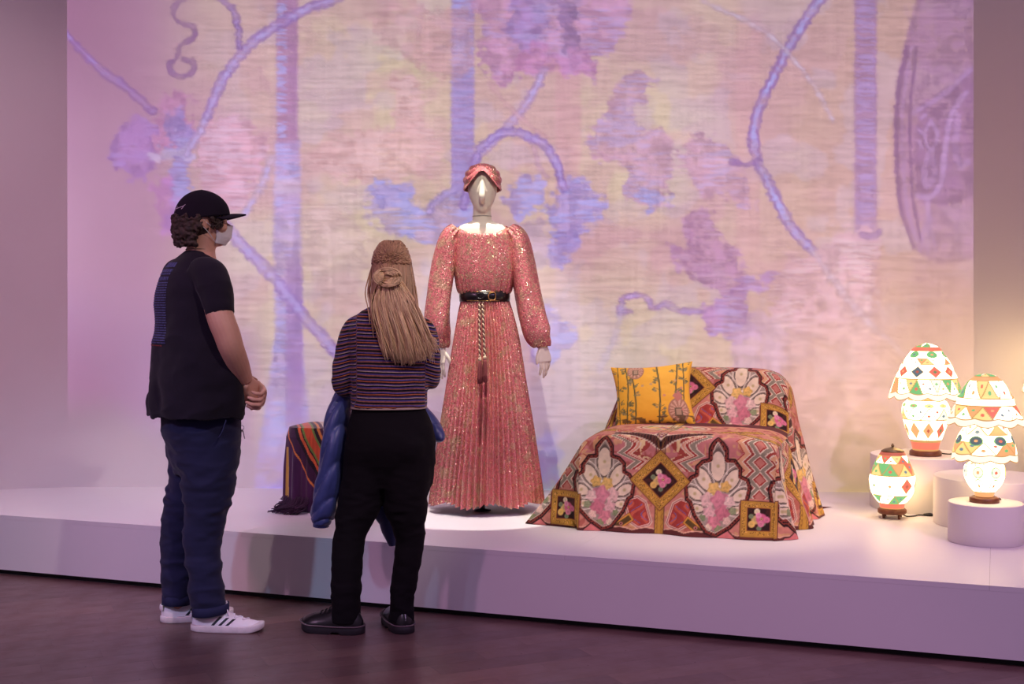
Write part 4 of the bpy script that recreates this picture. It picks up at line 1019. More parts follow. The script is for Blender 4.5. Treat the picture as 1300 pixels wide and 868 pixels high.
ba = math.radians(108); boot((Wp(507.5, 0)[0] - math.cos(ba) * .07, YW + .02 - math.sin(ba) * .07, 0), ba)
# ---- hair: combed back, knotted, long fall over the back
rs = np.random.RandomState(21); HBv, HBf, HBc = [], [], []
ROOT, MIDc, TIP = np.array(L4(150, 108, 84)[:3]), np.array(L4(216, 176, 134)[:3]), np.array(L4(246, 220, 172)[:3])
HM = MB()
def strand(pts, r0, r1, c0, c1, n=5, res=14):
    p = catmull(pts, res); r = np.linspace(r0, r1, res); v_, f_ = tube(p, list(r), n)
    t = np.concatenate([np.repeat(np.linspace(0, 1, res), n), [0, 1]]); jit = 1 + .13 * rs.randn()
    cols = (c0[None] + (c1 - c0)[None] * t[:, None]) * max(.55, jit)
    k = len(HM.v); HM.v += [tuple(x) for x in v_]; HM.f += [tuple(i + k for i in q) for q in f_]; HM.c += [tuple(c) for c in cols]
KN = Wp(493, 352, -.105)     # the knot
def scalp(az, el):           # az about the vertical from the back, el up
    return WH + np.array([.080 * math.cos(el) * math.sin(az), -.100 * math.cos(el) * math.cos(az), .106 * math.sin(el)])
v_, f_ = ball(WH + np.array([0, -.004, .002]), (.077, .095, .1015), 28, 18)
k = len(HM.v); HM.v += [tuple(x) for x in v_]; HM.f += [tuple(i + k for i in q) for q in f_]; HM.c += [tuple(ROOT * .8)] * len(v_)
for i in range(620):         # drawn from crown and temples into the knot
    az = rs.uniform(-2.0, 2.0); el = rs.uniform(.10, 1.52)
    a = scalp(az, el); mid = scalp(az * .55, el * .62 + .05); mid = mid + unit(mid - WH) * .003
    c_ = lerp(ROOT, MIDc, .15 + .7 * sstep(.0, 1.2, az) * rs.rand())
    strand([a, lerp(a, mid, .5) + unit(a - WH) * .009, mid, KN + rs.randn(3) * .007], .0024, .0018, c_, lerp(c_, MIDc, .6), 4, 11)
for i in range(260):         # hair below the knot lies on the nape
    az = rs.uniform(-1.75, 1.75); el = rs.uniform(-.25, .35); a = scalp(az, el); x1 = 497 + az * 17 + rs.randn() * 3
    e_ = Wp(x1 + 6, rs.uniform(395, 430), -.12)
    strand([a, Wp(x1, 368, -.085 + .02 * abs(az)), Wp(x1 + 3, 390, -.105), e_], .0026, .0012, lerp(ROOT, MIDc, .4 + .3 * rs.rand()), MIDc, 4, 11)
for i in range(1500):        # the long fall
    t = rs.rand(); u_ = rs.randn() * .33; u_ = max(-1, min(1, u_ + (t - .5) * 1.3))
    x1 = 500 + u_ * 29; x2 = 511 + u_ * 33; x3 = 521 + u_ * 33 + rs.randn() * 2.5
    lock = 2.2 * math.sin(u_ * 19) + 1.2 * math.sin(u_ * 41)
    yend = 461 - 10 * abs(u_ + .15) ** 1.5 - abs(rs.randn()) * 9 + lock * 1.6; bulge = .03 * (1 - u_ * u_)
    kn_ = rs.rand() < .5; s0 = KN + np.array([u_ * .03, .02 - .035 * rs.rand(), .012 * rs.randn()]) if kn_ else scalp(u_ * 1.7, rs.uniform(-.1, .75))
    pts = [s0, Wp(x1 + lock * .3, 385, -.118 - bulge * .6 + rs.rand() * .03), Wp(x2 + lock * .6, 420, -.135 - bulge * .5 + rs.rand() * .035 - .003 * lock), Wp(x3 - lock * .3, yend, -.145 + rs.rand() * .035 + .01)]
    c0 = lerp(MIDc, TIP, .25 + .3 * rs.rand() + .10 * lock / 2); c0 = c0 if kn_ else lerp(ROOT, c0, .45); strand(pts, .0021, .0008, c0, lerp(c0, TIP, .5), 4, 13)
for i in range(60):          # flyaway ends over the right shoulder
    u_ = rs.uniform(.2, 1.25); pts = [scalp(1.3, .1), Wp(520 + u_ * 8, 385, -.075), Wp(530 + u_ * 11, 415, -.105), Wp(536 + u_ * 13, 448 + rs.randn() * 8, -.125)]
    strand(pts, .0012, .0005, MIDc, TIP, 4, 12)
for i in range(230):         # the knot itself: loops wound round it
    ph = rs.uniform(0, 6.28); R0 = rs.uniform(.012, .040); tz = rs.uniform(-.6, .6); pts = []
    for t in np.linspace(0, 1, 7):
        a_ = ph + t * 3.6; pts.append(KN + np.array([R0 * math.cos(a_) * 1.45, -.018 - .020 * math.sin(2 * a_ + ph) * .6 - .012, R0 * math.sin(a_) * .95 + tz * .004]) + rs.randn(3) * .0012)
    c_ = lerp(MIDc, TIP, .35 + .5 * rs.rand()); strand(pts, .0021, .0014, c_, c_ * .95, 4, 14)
HM.raw(ball(KN + np.array([0, -.012, 0]), (.03, .022, .026), 14, 10)); HM.c[-1] = HM.c[-1]
HC_ = np.array(HM.c, float); bad = (HC_ == 1).all(1); HC_[bad] = MIDc * .7
g = N('hair_blonde'); g.base(g.attr()); g.set(Roughness=.42); g.b.inputs['Specular IOR Level'].default_value = .45; M_hairw = g.m
inv_part(mesh('hair', HM.v, HM.f, M_hairw, woman, col=HC_), woman)

# ================================================================== PUFFER JACKET over her arm
JB = Wp(418, 600, .05)
jacket = empty('puffer_jacket', Vector(JB), label='navy blue quilted puffer jacket draped over the forearm of the person in stripes', cat='jacket')
g = N('jacket_nylon'); v = g.coord(); g.base(g.ramp(g.noise(v, 7, 3), [(0.3, L4(46, 56, 108)), (0.7, L4(60, 72, 128))])); g.set(Roughness=.42); g.b.inputs['Sheen Weight'].default_value = .1
g.bump(g.noise(v, 35, 3), .25, .006); M_jak = g.m
def jpart(vf, name, mat=M_jak):
    o = mesh(name, vf[0], vf[1], mat, jacket); o.location = -Vector(jacket.location); return o
def quilted(pts, rad, nq, amp, n=40, res=150, slant=0.35, seed=0, pinch=True):
    q = catmull(np.hstack([np.asarray(pts, float), np.asarray(rad, float)]), res); p, r = q[:, :3], q[:, 3:]
    T = np.gradient(p, axis=0); T /= np.linalg.norm(T, axis=1)[:, None]; a = np.array([1., 0, 0]); R = []
    for i in range(res):
        a = a - T[i] * (a @ T[i]); a /= np.linalg.norm(a); b_ = np.cross(T[i], a)
        th = np.arange(n) * 2 * PI / n; t = i / (res - 1)
        ph = (t + slant * .12 * np.cos(th - .8)) * nq; fr_ = ph - np.floor(ph)
        puff = np.sqrt(np.clip(1 - (2 * fr_ - 1) ** 2, 0, 1))
        wr_ = fbm(np.cos(th) * 2 + seed, np.sin(th) * 2 + seed, t * 14 + 3 * np.cos(th), 2) - .5
        k = 1 + amp * (puff - .75) + amp * .9 * wr_
        R.append(p[i] + a[None] * (np.cos(th) * r[i, 0] * k)[:, None] + b_[None] * (np.sin(th) * r[i, 1] * k)[:, None])
    return loft(R)
main = quilted([Wp(441, 489, .16), Wp(437, 505, .13), Wp(430, 530, .09), Wp(425.5, 560, .06), Wp(421, 600, .05), Wp(414.5, 635, .045), Wp(409.5, 655, .045), Wp(408, 664, .045)],
               [(.026, .05), (.040, .065), (.052, .08), (.052, .085), (.054, .085), (.056, .08), (.048, .07), (.036, .06)], 6, .20, slant=1.3, seed=2)
jpart(main, 'sleeve')
jpart(tube([Wp(408, 660, .045), Wp(407.5, 668, .045)], [(.036, .05), (.033, .048)], 28, 8, up=(1, 0, 0)), 'cuff')
fr1 = quilted([Wp(468, 540, .235), Wp(480, 580, .235), Wp(487, 620, .23), Wp(494, 660, .22), Wp(499, 692, .215)], [(.13, .035), (.12, .04), (.085, .042), (.05, .04), (.018, .03)], 4, .14, seed=5)
jpart(fr1, 'body_panel')
fr2 = quilted([Wp(440, 490, .17), Wp(470, 500, .24), Wp(510, 512, .25), Wp(540, 535, .22), Wp(556, 552, .16), Wp(561, 558, .13)], [(.035, .05), (.06, .05), (.07, .05), (.06, .045), (.035, .03), (.008, .01)], 4, .12, seed=8)
jpart(fr2, 'collar_roll')
# ================================================================== MANNEQUIN in sequinned dress and turban
YN = 6.60
def Np(px, py, dy=0.0): return np.array(P(px, py, YN + dy))
NB = Np(612, 648)
mann = empty('mannequin', (NB[0], YN, PLAT), label='white mannequin in a pink-gold sequinned long dress and matching turban', cat='mannequin')
def npart(vf, name, mat, parent=None, **kw):
    o = mesh(name, vf[0], vf[1], mat, parent or mann, **kw)
    if parent is None: o.location = -Vector(mann.location)
    return o
M_man = simple('mannequin_white', L4(232, 224, 204), .7, var=.02)
HN = Np(612.5, 238)
hd, _ = rows_loft(Np, [(211, 606, 619, .01, 1.2), (218, 598, 627, .01, 1.2), (230, 594.5, 630.5, .01, 1.22), (242, 594, 631, .005, 1.2), (252, 596.5, 628.5, -.004, 1.12), (261, 600.5, 624.5, -.014, 1.1), (267, 605, 620, -.024, 1.1), (270.5, 609, 616, -.030, 1.0)], np.array([0, 1., 0]), 1.2, 40, 2.0)
bodyp = [hd, tube([HN + np.array([0, -.078, .035]), HN + np.array([0, -.087, -.015]), HN + np.array([0, -.096, -.052]), HN + np.array([0, -.078, -.075])], [.010, .015, .017, .012], 14, 20, round_ends=True),
         tube([Np(612, 262, .01), Np(612, 278, .012), Np(612, 296, .015)], [.046, .048, .060], 28, 12)]
chest, _ = rows_loft(Np, [(281, 598, 627, .012), (287, 584, 641, .012, .55), (294, 580, 646, .008, .52), (302, 580, 648, .008, .52), (320, 582, 646, .008, .5), (340, 585, 643, .008, .5), (360, 588, 640), (380, 590, 638), (400, 588, 640)], np.array([0, 1., 0]), .55, 40)
nv1, nf1 = remesh(bodyp + [chest], .005, 9)
handR = hand(Np(689.5, 440, -.03), unit(np.array([.14, -.12, -1])), unit(np.array([-.45, .89, 0])), side=-1, curl=(14, 14, 10), thumb=(.9, .45, .1), k=.84, spread=-.03, fcurl=[(16, 14, 10), (10, 12, 10), (14, 14, 10), (22, 18, 12)])
hR = remesh(handR + [tube([Np(687, 430, -.03), Np(689.5, 441, -.03)], [.026, .025], 16, 8)], .0026, 2)
handL = hand(Np(559, 442, -.03), unit(np.array([-.1, -.12, -1])), unit(np.array([.45, .89, 0])), side=1, curl=(14, 14, 10), k=.84)
hL = remesh(handL + [tube([Np(561, 430, -.03), Np(559, 443, -.03)], [.026, .025], 16, 8)], .0026, 2)
b = MB()
for q in ((nv1, nf1), hR, hL): b.raw(q)
npart((b.v, b.f), 'body', M_man)
q = ring(Np(612, 274.5, .012), (1, 0, 0), (0, 1, 0), .0475, .0475, 40); npart(tube(np.vstack([q, q[:1]]), .0016, 6), 'neck_seam', simple('seam_grey', L4(120, 112, 100), .6))
# ---- sequin cloth: rose ground, pink and gold flakes
def sequin(name, ground=(190, 118, 112), gold=.14, rough=.42, tilt=.55):
    g = N(name); v = g.coord()
    vo = g.n('ShaderNodeTexVoronoi'); vo.inputs['Scale'].default_value = 260; g.l(v, vo.inputs['Vector'])
    sp = g.n('ShaderNodeSeparateColor'); g.l(vo.outputs['Color'], sp.inputs[0])
    patch = g.noise(v, 16, 3)
    c1 = g.ramp(patch, [(.35, L4(*ground)), (.52, L4(198, 104, 110)), (.66, L4(182, 136, 114))])
    c2 = g.ramp(sp.outputs[1], [(0, (.80, .78, .78, 1)), (.5, (.97, .97, .97, 1)), (1, (1.12, 1.1, 1.08, 1))])
    c3 = cmix(g, 1.0, c1, c2, 'MULTIPLY')
    m = g.ramp(sp.outputs[0], [(0, (1, 1, 1, 1)), (gold, (0, 0, 0, 1))], 'CONSTANT')
    c4 = cmix(g, m, c3, L4(248, 222, 172)); g.base(c4)
    g.l(g.ramp(m, [(0, (.10,) * 3 + (1,)), (1, (.75,) * 3 + (1,))]), g.b.inputs['Metallic']); g.l(g.ramp(m, [(0, (rough,) * 3 + (1,)), (1, (.20,) * 3 + (1,))]), g.b.inputs['Roughness'])
    ge = g.n('ShaderNodeNewGeometry'); sub = g.n('ShaderNodeVectorMath', operation='SUBTRACT'); g.l(vo.outputs['Color'], sub.inputs[0]); sub.inputs[1].default_value = (.5, .5, .5)
    scl = g.n('ShaderNodeVectorMath', operation='SCALE'); g.l(sub.outputs[0], scl.inputs[0]); scl.inputs['Scale'].default_value = tilt
    ad = g.n('ShaderNodeVectorMath', operation='ADD'); g.l(ge.outputs['Normal'], ad.inputs[0]); g.l(scl.outputs[0], ad.inputs[1])
    no = g.n('ShaderNodeVectorMath', operation='NORMALIZE'); g.l(ad.outputs[0], no.inputs[0]); g.l(no.outputs[0], g.b.inputs['Normal'])
    return g.m
M_seq = sequin('sequin_cloth'); M_seqB = sequin('sequin_bodice', (202, 124, 120), .20, .30, .40); M_tur = sequin('turban_cloth', (206, 118, 122), .08, .36)
# ---- skirt: sharp accordion pleats under the belt
nz_, npl, per = 90, 54, 8; nth = npl * per; R = []
rowsK = [(374, 586, 645, 0), (383, 586, 645.5, 0), (400, 583, 650, 0), (430, 578.5, 656.5, 0), (480, 571, 664, 0), (540, 561.5, 672.5, 0), (600, 552, 679.5, 0), (634, 547.5, 683, 0)]
Kq = np.array([np.concatenate([(Np(x0, y) + Np(x1, y)) / 2, [np.linalg.norm(Np(x1, y) - Np(x0, y)) / 2]]) for y, x0, x1, _ in rowsK]); Kq = catmull(Kq, nz_)
th = np.arange(nth) * 2 * PI / nth; saw = np.abs(((th * npl / (2 * PI)) % 1) - .5) * 2
for i in range(nz_):
    t = i / (nz_ - 1); c = Kq[i, :3].copy(); r = Kq[i, 3]
    big = .035 * t * np.sin(th * 7 + 1.2 + .8 * np.sin(th * 2)) + .02 * t * np.sin(th * 13 + 2 * t)
    amp = (.0025 + .020 * t ** .7) * (.6 + .8 * vnoise(th * 9, t * 2 + 0 * th, 3.))
    rr5 = r * (1 - .03 * t) * (1 + big) + (saw - .5) * 2 * amp
    depth = .72 + .10 * t
    z = np.full(nth, c[2]) - t ** 6 * (.012 * np.sin(th * 7 + 2.2) + .008 * saw) * 1.0
    R.append(np.stack([c[0] + rr5 * np.cos(th), c[1] + rr5 * np.sin(th) * depth, z], -1))
R = np.array(R); sk_o = npart((R.reshape(-1, 3), grid_faces(nz_, nth, True)), 'skirt', M_seq)
# ---- bodice with gathered neckline
nb_, nt_ = 60, 220; th = np.arange(nt_) * 2 * PI / nt_; R = []
rowsB = [(297, 588.5, 638, .0, .82), (292, 584, 643, .008, .72), (294, 579, 649, 0, .64), (304, 576.5, 652, 0, .62), (325, 576.5, 653, 0, .64), (345, 578, 652, 0, .66), (358, 581, 649, 0, .68), (367, 584, 646, 0, .68), (374, 587, 643.5, 0, .68)]
# neckline dips at the front, climbs over the shoulders
Bq = np.array([np.concatenate([(Np(x0, y, d_) + Np(x1, y, d_)) / 2, [np.linalg.norm(Np(x1, y) - Np(x0, y)) / 2, rt]]) for y, x0, x1, d_, rt in rowsB]); Bq = catmull(Bq, nb_)
for i in range(nb_):
    t = i / (nb_ - 1); c = Bq[i, :3]; r, rt = Bq[i, 3:]
    gather = .0055 * np.exp(-(t / .30) ** 2) * np.sin(th * 46 + 1.5 * np.sin(th * 5)) + .004 * sstep(.5, 1, t) * np.sin(th * 30 + 2 * np.sin(3 * th)) + .009 * sstep(.35, .85, t) * (1 - sstep(.86, 1., t)) * (1 + .4 * np.sin(th * 9))
    neck = np.exp(-(t / .16) ** 2)
    zz_ = np.full(nt_, c[2]) + neck * (.030 * np.abs(np.cos(th)) ** 1.5 + .012 * np.clip(np.sin(th), 0, 1)) - np.exp(-(t / .26) ** 2) * .046 * np.clip(-np.sin(th), 0, 1) ** 1.3 - .010 * sstep(.7, .9, t) * (1 - sstep(.93, 1, t))
    rr5 = r + gather
    R.append(np.stack([c[0] + rr5 * np.cos(th), c[1] + rr5 * np.sin(th) * rt, zz_], -1))
R = np.array(R); bod = npart((R.reshape(-1, 3), grid_faces(nb_, nt_, True)), 'bodice', M_seqB); sdm = bod.modifiers.new('thickness', 'SOLIDIFY'); sdm.thickness = .003; sdm.offset = -1
npart(tube(np.vstack([R[0], R[0][:1]]), .003, 6), 'neck_binding', simple('binding', L4(176, 132, 96), .5))
# ---- full sleeves gathered into cuffs
def sleeve(pts, rad, seed):
    n, res = 56, 90; q = catmull(np.hstack([np.array(pts), np.array(rad)]), res); p, r = q[:, :3], q[:, 3:]
    T = np.gradient(p, axis=0); T /= np.linalg.norm(T, axis=1)[:, None]; a = np.array([1., 0, 0]); R = []
    th = np.arange(n) * 2 * PI / n
    for i in range(res):
        a = a - T[i] * (a @ T[i]); a /= np.linalg.norm(a); b_ = np.cross(T[i], a); t = i / (res - 1)
        g_ = .09 * np.exp(-(t / .14) ** 2) * np.sin(th * 11) + .12 * sstep(.72, .97, t) * np.sin(th * 9 + 2) + .10 * (fbm(np.cos(th) * 1.4 + seed, np.sin(th) * 1.4, t * 7 + seed, 3) - .5) + .10 * np.sin(th * 3 + 1.5 * np.sin(t * 5) + seed) * sstep(.1, .4, t)
        R.append(p[i] + a[None] * (np.cos(th) * r[i, 0] * (1 + g_))[:, None] + b_[None] * (np.sin(th) * r[i, 1] * (1 + g_))[:, None])
    return loft(R)
npart(sleeve([Np(645, 291, .0), Np(656, 304, -.005), Np(663, 335, -.01), Np(669.5, 375, -.02), Np(675.5, 405, -.03), Np(682, 424, -.03), Np(689, 436, -.03), Np(690, 440, -.03)], [(.040, .045), (.058, .056), (.064, .058), (.066, .06), (.070, .064), (.068, .064), (.046, .046), (.029, .029)], 1.0), 'sleeve', M_seq)
npart(sleeve([Np(581, 291, .0), Np(571, 304, -.005), Np(564, 335, -.01), Np(558.5, 375, -.02), Np(556, 405, -.03), Np(557, 424, -.03), Np(560, 436, -.03), Np(560, 441, -.03)], [(.040, .045), (.054, .056), (.060, .058), (.062, .06), (.064, .064), (.060, .06), (.042, .044), (.029, .029)], 4.0), 'sleeve', M_seq)
# ---- belt, buckle, hanging cord with tassels
M_belt = simple('belt_black', L4(22, 18, 20), .28, var=.2, spec=.6); M_goldm = simple('belt_gold', L4(206, 160, 96), .3, .9)
rg = []
for y, k in ((368.5, 1.03), (369, 1.12), (376, 1.135), (382.5, 1.12), (383, 1.03)):
    x0, x1 = 585.0, 645.5; c = (Np(x0, y) + Np(x1, y)) / 2; h = np.linalg.norm(Np(x1, y) - Np(x0, y)) / 2; rg.append(ring(c, (1, 0, 0), (0, 1, 0), h * k / 1.06, h * .70 * k, 56))
belt = npart(loft(rg, cap=False), 'belt', M_belt)
cb = np.array([(x + 0.) for x in (Np(615, 376)[0], YN, Np(615, 376)[2])]); hb = np.linalg.norm(Np(645.5, 376) - Np(585, 376)) / 2
def onb(px, py, off=.004):
    x = Np(px, py)[0]; s = np.clip((x - cb[0]) / hb, -1, 1); return np.array([x, YN - hb * .70 * 1.135 * math.sqrt(1 - s * s) - off, Np(px, py)[2]])
for py in (370.3, 381.7): mesh('edge_piping', *tube([onb(x, py, .001) for x in np.linspace(588, 643, 24)], .0013, 6), M_goldm, belt)
mesh('buckle', *tube([onb(x, y, .006) for x, y in ((622, 372), (628, 371.5), (629.5, 376), (628, 380.5), (622, 380), (620.5, 376), (622, 372))], .0028, 8, 40), M_goldm, belt)
mesh('knot_loop', *tube([onb(x, y, .008) for x, y in ((606, 374), (611, 372), (616, 375), (612, 379), (607, 378), (606, 374))], .0035, 8, 30), M_belt, belt)
M_cordA = simple('cord_cream', L4(206, 184, 150), .7, var=.25, scale=300); M_cordB = simple('cord_brown', L4(84, 50, 46), .7, var=.2, scale=300); M_tas = simple('tassel_rose', L4(128, 62, 62), .85, var=.2, scale=200)
for x0, x1, yb in ((609.5, 610.5, 452), (613.5, 616.5, 450)):
    ta = np.linspace(0, 1, 90); base_ = np.array([lerp(onb(x0, 383, .004), Np(x1, yb) + np.array([0, -.225 + .02, 0]), t) for t in ta]); base_[:, 1] -= .012 * np.sin(ta * PI)
    tw = lambda s: base_ + np.stack([.0034 * np.cos(ta * 70 + s), .0034 * np.sin(ta * 70 + s), 0 * ta], 1)
    co = npart(tube(tw(0), .0034, 6), 'hanging_cord', M_cordA); mesh('dark_strand', *tube(tw(PI), .0034, 6), M_cordB, co)
    e = base_[-1]; mesh('tassel_head', *ball(e - zH * .006, (.009, .009, .011), 14, 10), M_cordA, co)
    B = MB(); rs = np.random.RandomState(int(x0))
    for k in range(60):
        a = rs.uniform(0, 6.28); rr6 = math.sqrt(rs.rand()); p0 = e - zH * .014 + np.array([math.cos(a), math.sin(a), 0]) * .006 * rr6
        B.raw(tube([p0, p0 - zH * .04 + np.array([math.cos(a), math.sin(a), 0]) * .006 * rr6, p0 - zH * (.105 + .01 * rs.rand()) + np.array([math.cos(a) * .008, math.sin(a) * .008, 0]) * rr6], .0016, 5, 6))
    mesh('tassel', B.v, B.f, M_tas, co)
# ---- turban: cap with wrapped folds that cross over the brow
na, ne = 240, 110; R = []
az = np.arange(na) * 2 * PI / na; fr_ = np.cos(az)          # az 0 = front
elmin = -.42 - .10 * (1 - fr_) / 2 + .86 * np.exp(-(((az + PI) % (2 * PI) - PI) / .62) ** 2)
A_ = (az + PI) % (2 * PI) - PI
for i in range(ne):
    t = i / (ne - 1); el = elmin + (PI / 2 - elmin) * t
    s_ = (el - elmin)
    w1 = np.abs(np.sin(7.5 * (s_ - .30 * np.abs(A_) ** .8) + .6)) ; w2 = np.abs(np.sin(8.5 * (s_ * .9 + .34 * A_) + 1.1)); front = np.exp(-(A_ / 1.3) ** 2)
    d = .0075 * (w1 * (1 - .5 * front) + w2 * .6 * front) * np.clip((PI / 2 - el) * 1.6, 0, 1) + .010 * np.exp(-(s_ / .12) ** 2)
    k = 1 + d / .09
    R.append(np.stack([.092 * k * np.cos(el) * np.sin(A_), -.104 * k * np.cos(el) * np.cos(A_) + .010, .090 * k * np.sin(el) + .030], -1) + HN)
R = np.array(R); tu = npart((R.reshape(-1, 3), grid_faces(ne, na, True)), 'turban', M_tur); sdm = tu.modifiers.new('thickness', 'SOLIDIFY'); sdm.thickness = .004; sdm.offset = -1
# ---- stand
M_std = simple('stand_black', L4(14, 13, 15), .4)
npart(lathe([(.003, 0), (.045, 0), (.045, .006), (.018, .010), (.014, .016), (.014, .62)], 32, (NB[0], YN - .0, PLAT)), 'stand', M_std)
# ================================================================== SOFA under a patterned throw
SF1 = np.array([.321, 6.09, PLAT]); SF2 = np.array([1.180, 5.79, PLAT])
ex = SF2 - SF1; SW = np.linalg.norm(ex); ex = ex / SW; ey = np.array([-ex[1], ex[0], 0])
sofa = empty('sofa', (SF1 + ex * SW / 2 + ey * .45), label='small sofa fully covered by a pink and gold floral patterned throw, on the stage', cat='sofa')
# profile (y, z) from front hem over seat and back to the rear hem; rows per piece
prof = [((-.055, .002), (-.03, .15), (-.005, .30), (.0, .395)), ((.0, .395), (.012, .425), (.045, .436)), ((.045, .436), (.30, .442), (.50, .452)), ((.50, .452), (.535, .458), (.55, .485)), ((.55, .485), (.60, .60), (.635, .685)), ((.635, .685), (.665, .722), (.72, .732)), ((.72, .732), (.80, .725), (.85, .69)), ((.85, .69), (.90, .40), (.95, .002))]
cnts = [120, 16, 64, 12, 64, 20, 16, 24]; PR = []
for pz, c in zip(prof, cnts): PR.append(catmull(pz, c + 1)[:-1])
PR = np.vstack(PR + [np.array([[.95, .002]])]); NS = len(PR)
arc = np.concatenate([[0], np.cumsum(np.linalg.norm(np.diff(PR, axis=0), axis=1))])
iF = 120; iSeat = sum(cnts[:3]); 
nL, nM, nR = 80, 260, 130
V_ = np.zeros((NS, nL + nM + nR, 3)); UV = np.zeros((NS, nL + nM + nR, 2)); SIDE = np.zeros((NS, nL + nM + nR))
def S2W(x, y, z): return SF1 + ex * x + ey * y + np.array([0, 0, 1.]) * z
tL = np.linspace(1, 0, nL, endpoint=False); tR = np.linspace(0, 1, nR + 1)[1:]
LP_ = np.zeros((NS, nL + nM + nR, 3))
for i in range(NS):
    y, z = PR[i]; v = arc[i]; fi = min(1.0, i / iF)
    # main strip
    x = np.linspace(0, SW, nM); xn = x / SW * 2 - 1
    rnd = np.abs(xn) ** 10
    hb = max(0, (z - .46) / .27)
    zz = z - .035 * rnd * (1 if i > iF * .9 else fi * .5) - .05 * hb * np.abs(xn) ** 6
    bow = .022 * (1 - xn ** 2) * (1 if iF < i < iSeat else .0) - .010 * np.exp(-((y - .3) / .2) ** 2) * np.cos(xn * 3)
    LP_[i, nL:nL + nM] = np.stack([x + .05 * hb * np.where(xn < 0, np.abs(xn) ** 3, -np.abs(xn) ** 3 * .6), np.full(nM, y) + .05 * hb * (-np.abs(xn) ** 3), zz + (bow if iF < i < iSeat else 0)], 1)
    UV[i, nL:nL + nM] = np.stack([x, np.full(nM, v)], 1)
    EL = LP_[i, nL].copy(); ER = LP_[i, nL + nM - 1].copy()
    # where each row's side cloth meets the floor
    if i <= iF:
        HL = np.array([-.285 * fi ** .9, .01 + .03 * fi, .002]); HR = np.array([SW + .045 * fi, -.05 + .04 * fi, .002])
    else:
        q = (arc[i] - arc[iF]) / (arc[-1] - arc[iF]); yy = .04 + q * .95
        HL = np.array([-.285 + .12 * q, yy, .002]); HR = np.array([SW + .045 + .13 * math.sin(min(1, q * 1.5) * PI / 2) * .55, -.01 + q * 1.04, .002])
    for t_, H, E, sl0, sgn in ((tL, HL, EL, 0, -1), (tR, HR, ER, nL + nM, 1)):
        q = E[None] + (H - E)[None] * t_[:, None]
        L_ = np.linalg.norm(H - E)
        sag = np.sin(t_ * PI) * (.03 if i > iF else .012 * fi) * L_
        q[:, 0] -= sgn * sag * .5; q[:, 2] -= sag * .3
        q[:, 2] = np.maximum(q[:, 2], .002)
        LP_[i, sl0:sl0 + len(t_)] = q; SIDE[i, sl0:sl0 + len(t_)] = t_ * sgn
        if i <= iF or sgn > 0:
            UV[i, sl0:sl0 + len(t_), 0] = (0 if sgn < 0 else SW) + sgn * (np.abs(q[:, 0] - (0 if sgn < 0 else SW)) + (np.maximum(q[:, 1], 0) * (1.0 if sgn > 0 else .3)))
            UV[i, sl0:sl0 + len(t_), 1] = q[:, 2]
        else:
            UV[i, sl0:sl0 + len(t_), 0] = -t_ * L_; UV[i, sl0:sl0 + len(t_), 1] = v
# folds
yA, zA, xA = LP_[..., 1], LP_[..., 2], LP_[..., 0]
rt = np.clip(SIDE, 0, 1); lt = np.clip(-SIDE, 0, 1)
gx = LP_.copy()
isback = (np.arange(NS)[:, None] > iF)
gx[..., 0] += rt ** .8 * (.030 * np.sin(yA * 19 + .6) + .014 * np.sin(yA * 43 + zA * 6)) * isback
gx[..., 0] -= .05 * np.exp(-((yA - .50) / .055) ** 2) * np.where(SIDE > 0, np.exp(-((zA - .40) / .22) ** 2), 0) * isback
gx[..., 1] -= lt * .018 * np.sin(lt * 9 + zA * 4) * (~isback) + lt * .010 * (~isback)
frontm = np.clip(1 - zA / .40, 0, 1) * (np.arange(NS)[:, None] <= iF)
gx[..., 1] += -frontm * (.010 * np.sin(xA * 11 + 1.0) + .010 * np.sin(xA * 23 + 2.0)) * (SIDE == 0)
gx[..., 1] += -.020 * np.exp(-((xA - .0) / .018) ** 2) * (1 - frontm * .3) * (np.arange(NS)[:, None] <= iF) * (np.arange(NS)[:, None] / iF) ** .5
wr = fbm(xA * 5, yA * 5 + zA * 5, 2.2, 3) - .5
gx[..., 2] += .012 * wr * ((np.arange(NS)[:, None] > iF + 10) & (np.arange(NS)[:, None] < iSeat)) * (SIDE == 0)
gx[..., 1] += .010 * wr * ((np.arange(NS)[:, None] > iSeat + 10)) * (SIDE == 0)
gx[..., 2] = np.maximum(gx[..., 2], .0015)
for it in range(6):   # soften creases
    s_ = gx.copy(); s_[1:-1] = .5 * gx[1:-1] + .25 * (gx[:-2] + gx[2:]); s_[:, 1:-1] = .5 * s_[:, 1:-1] + .25 * (s_[:, :-2] + s_[:, 2:]); gx = s_
VW = SF1 + gx[..., 0:1] * ex + gx[..., 1:2] * ey + gx[..., 2:3] * np.array([0, 0, 1.])
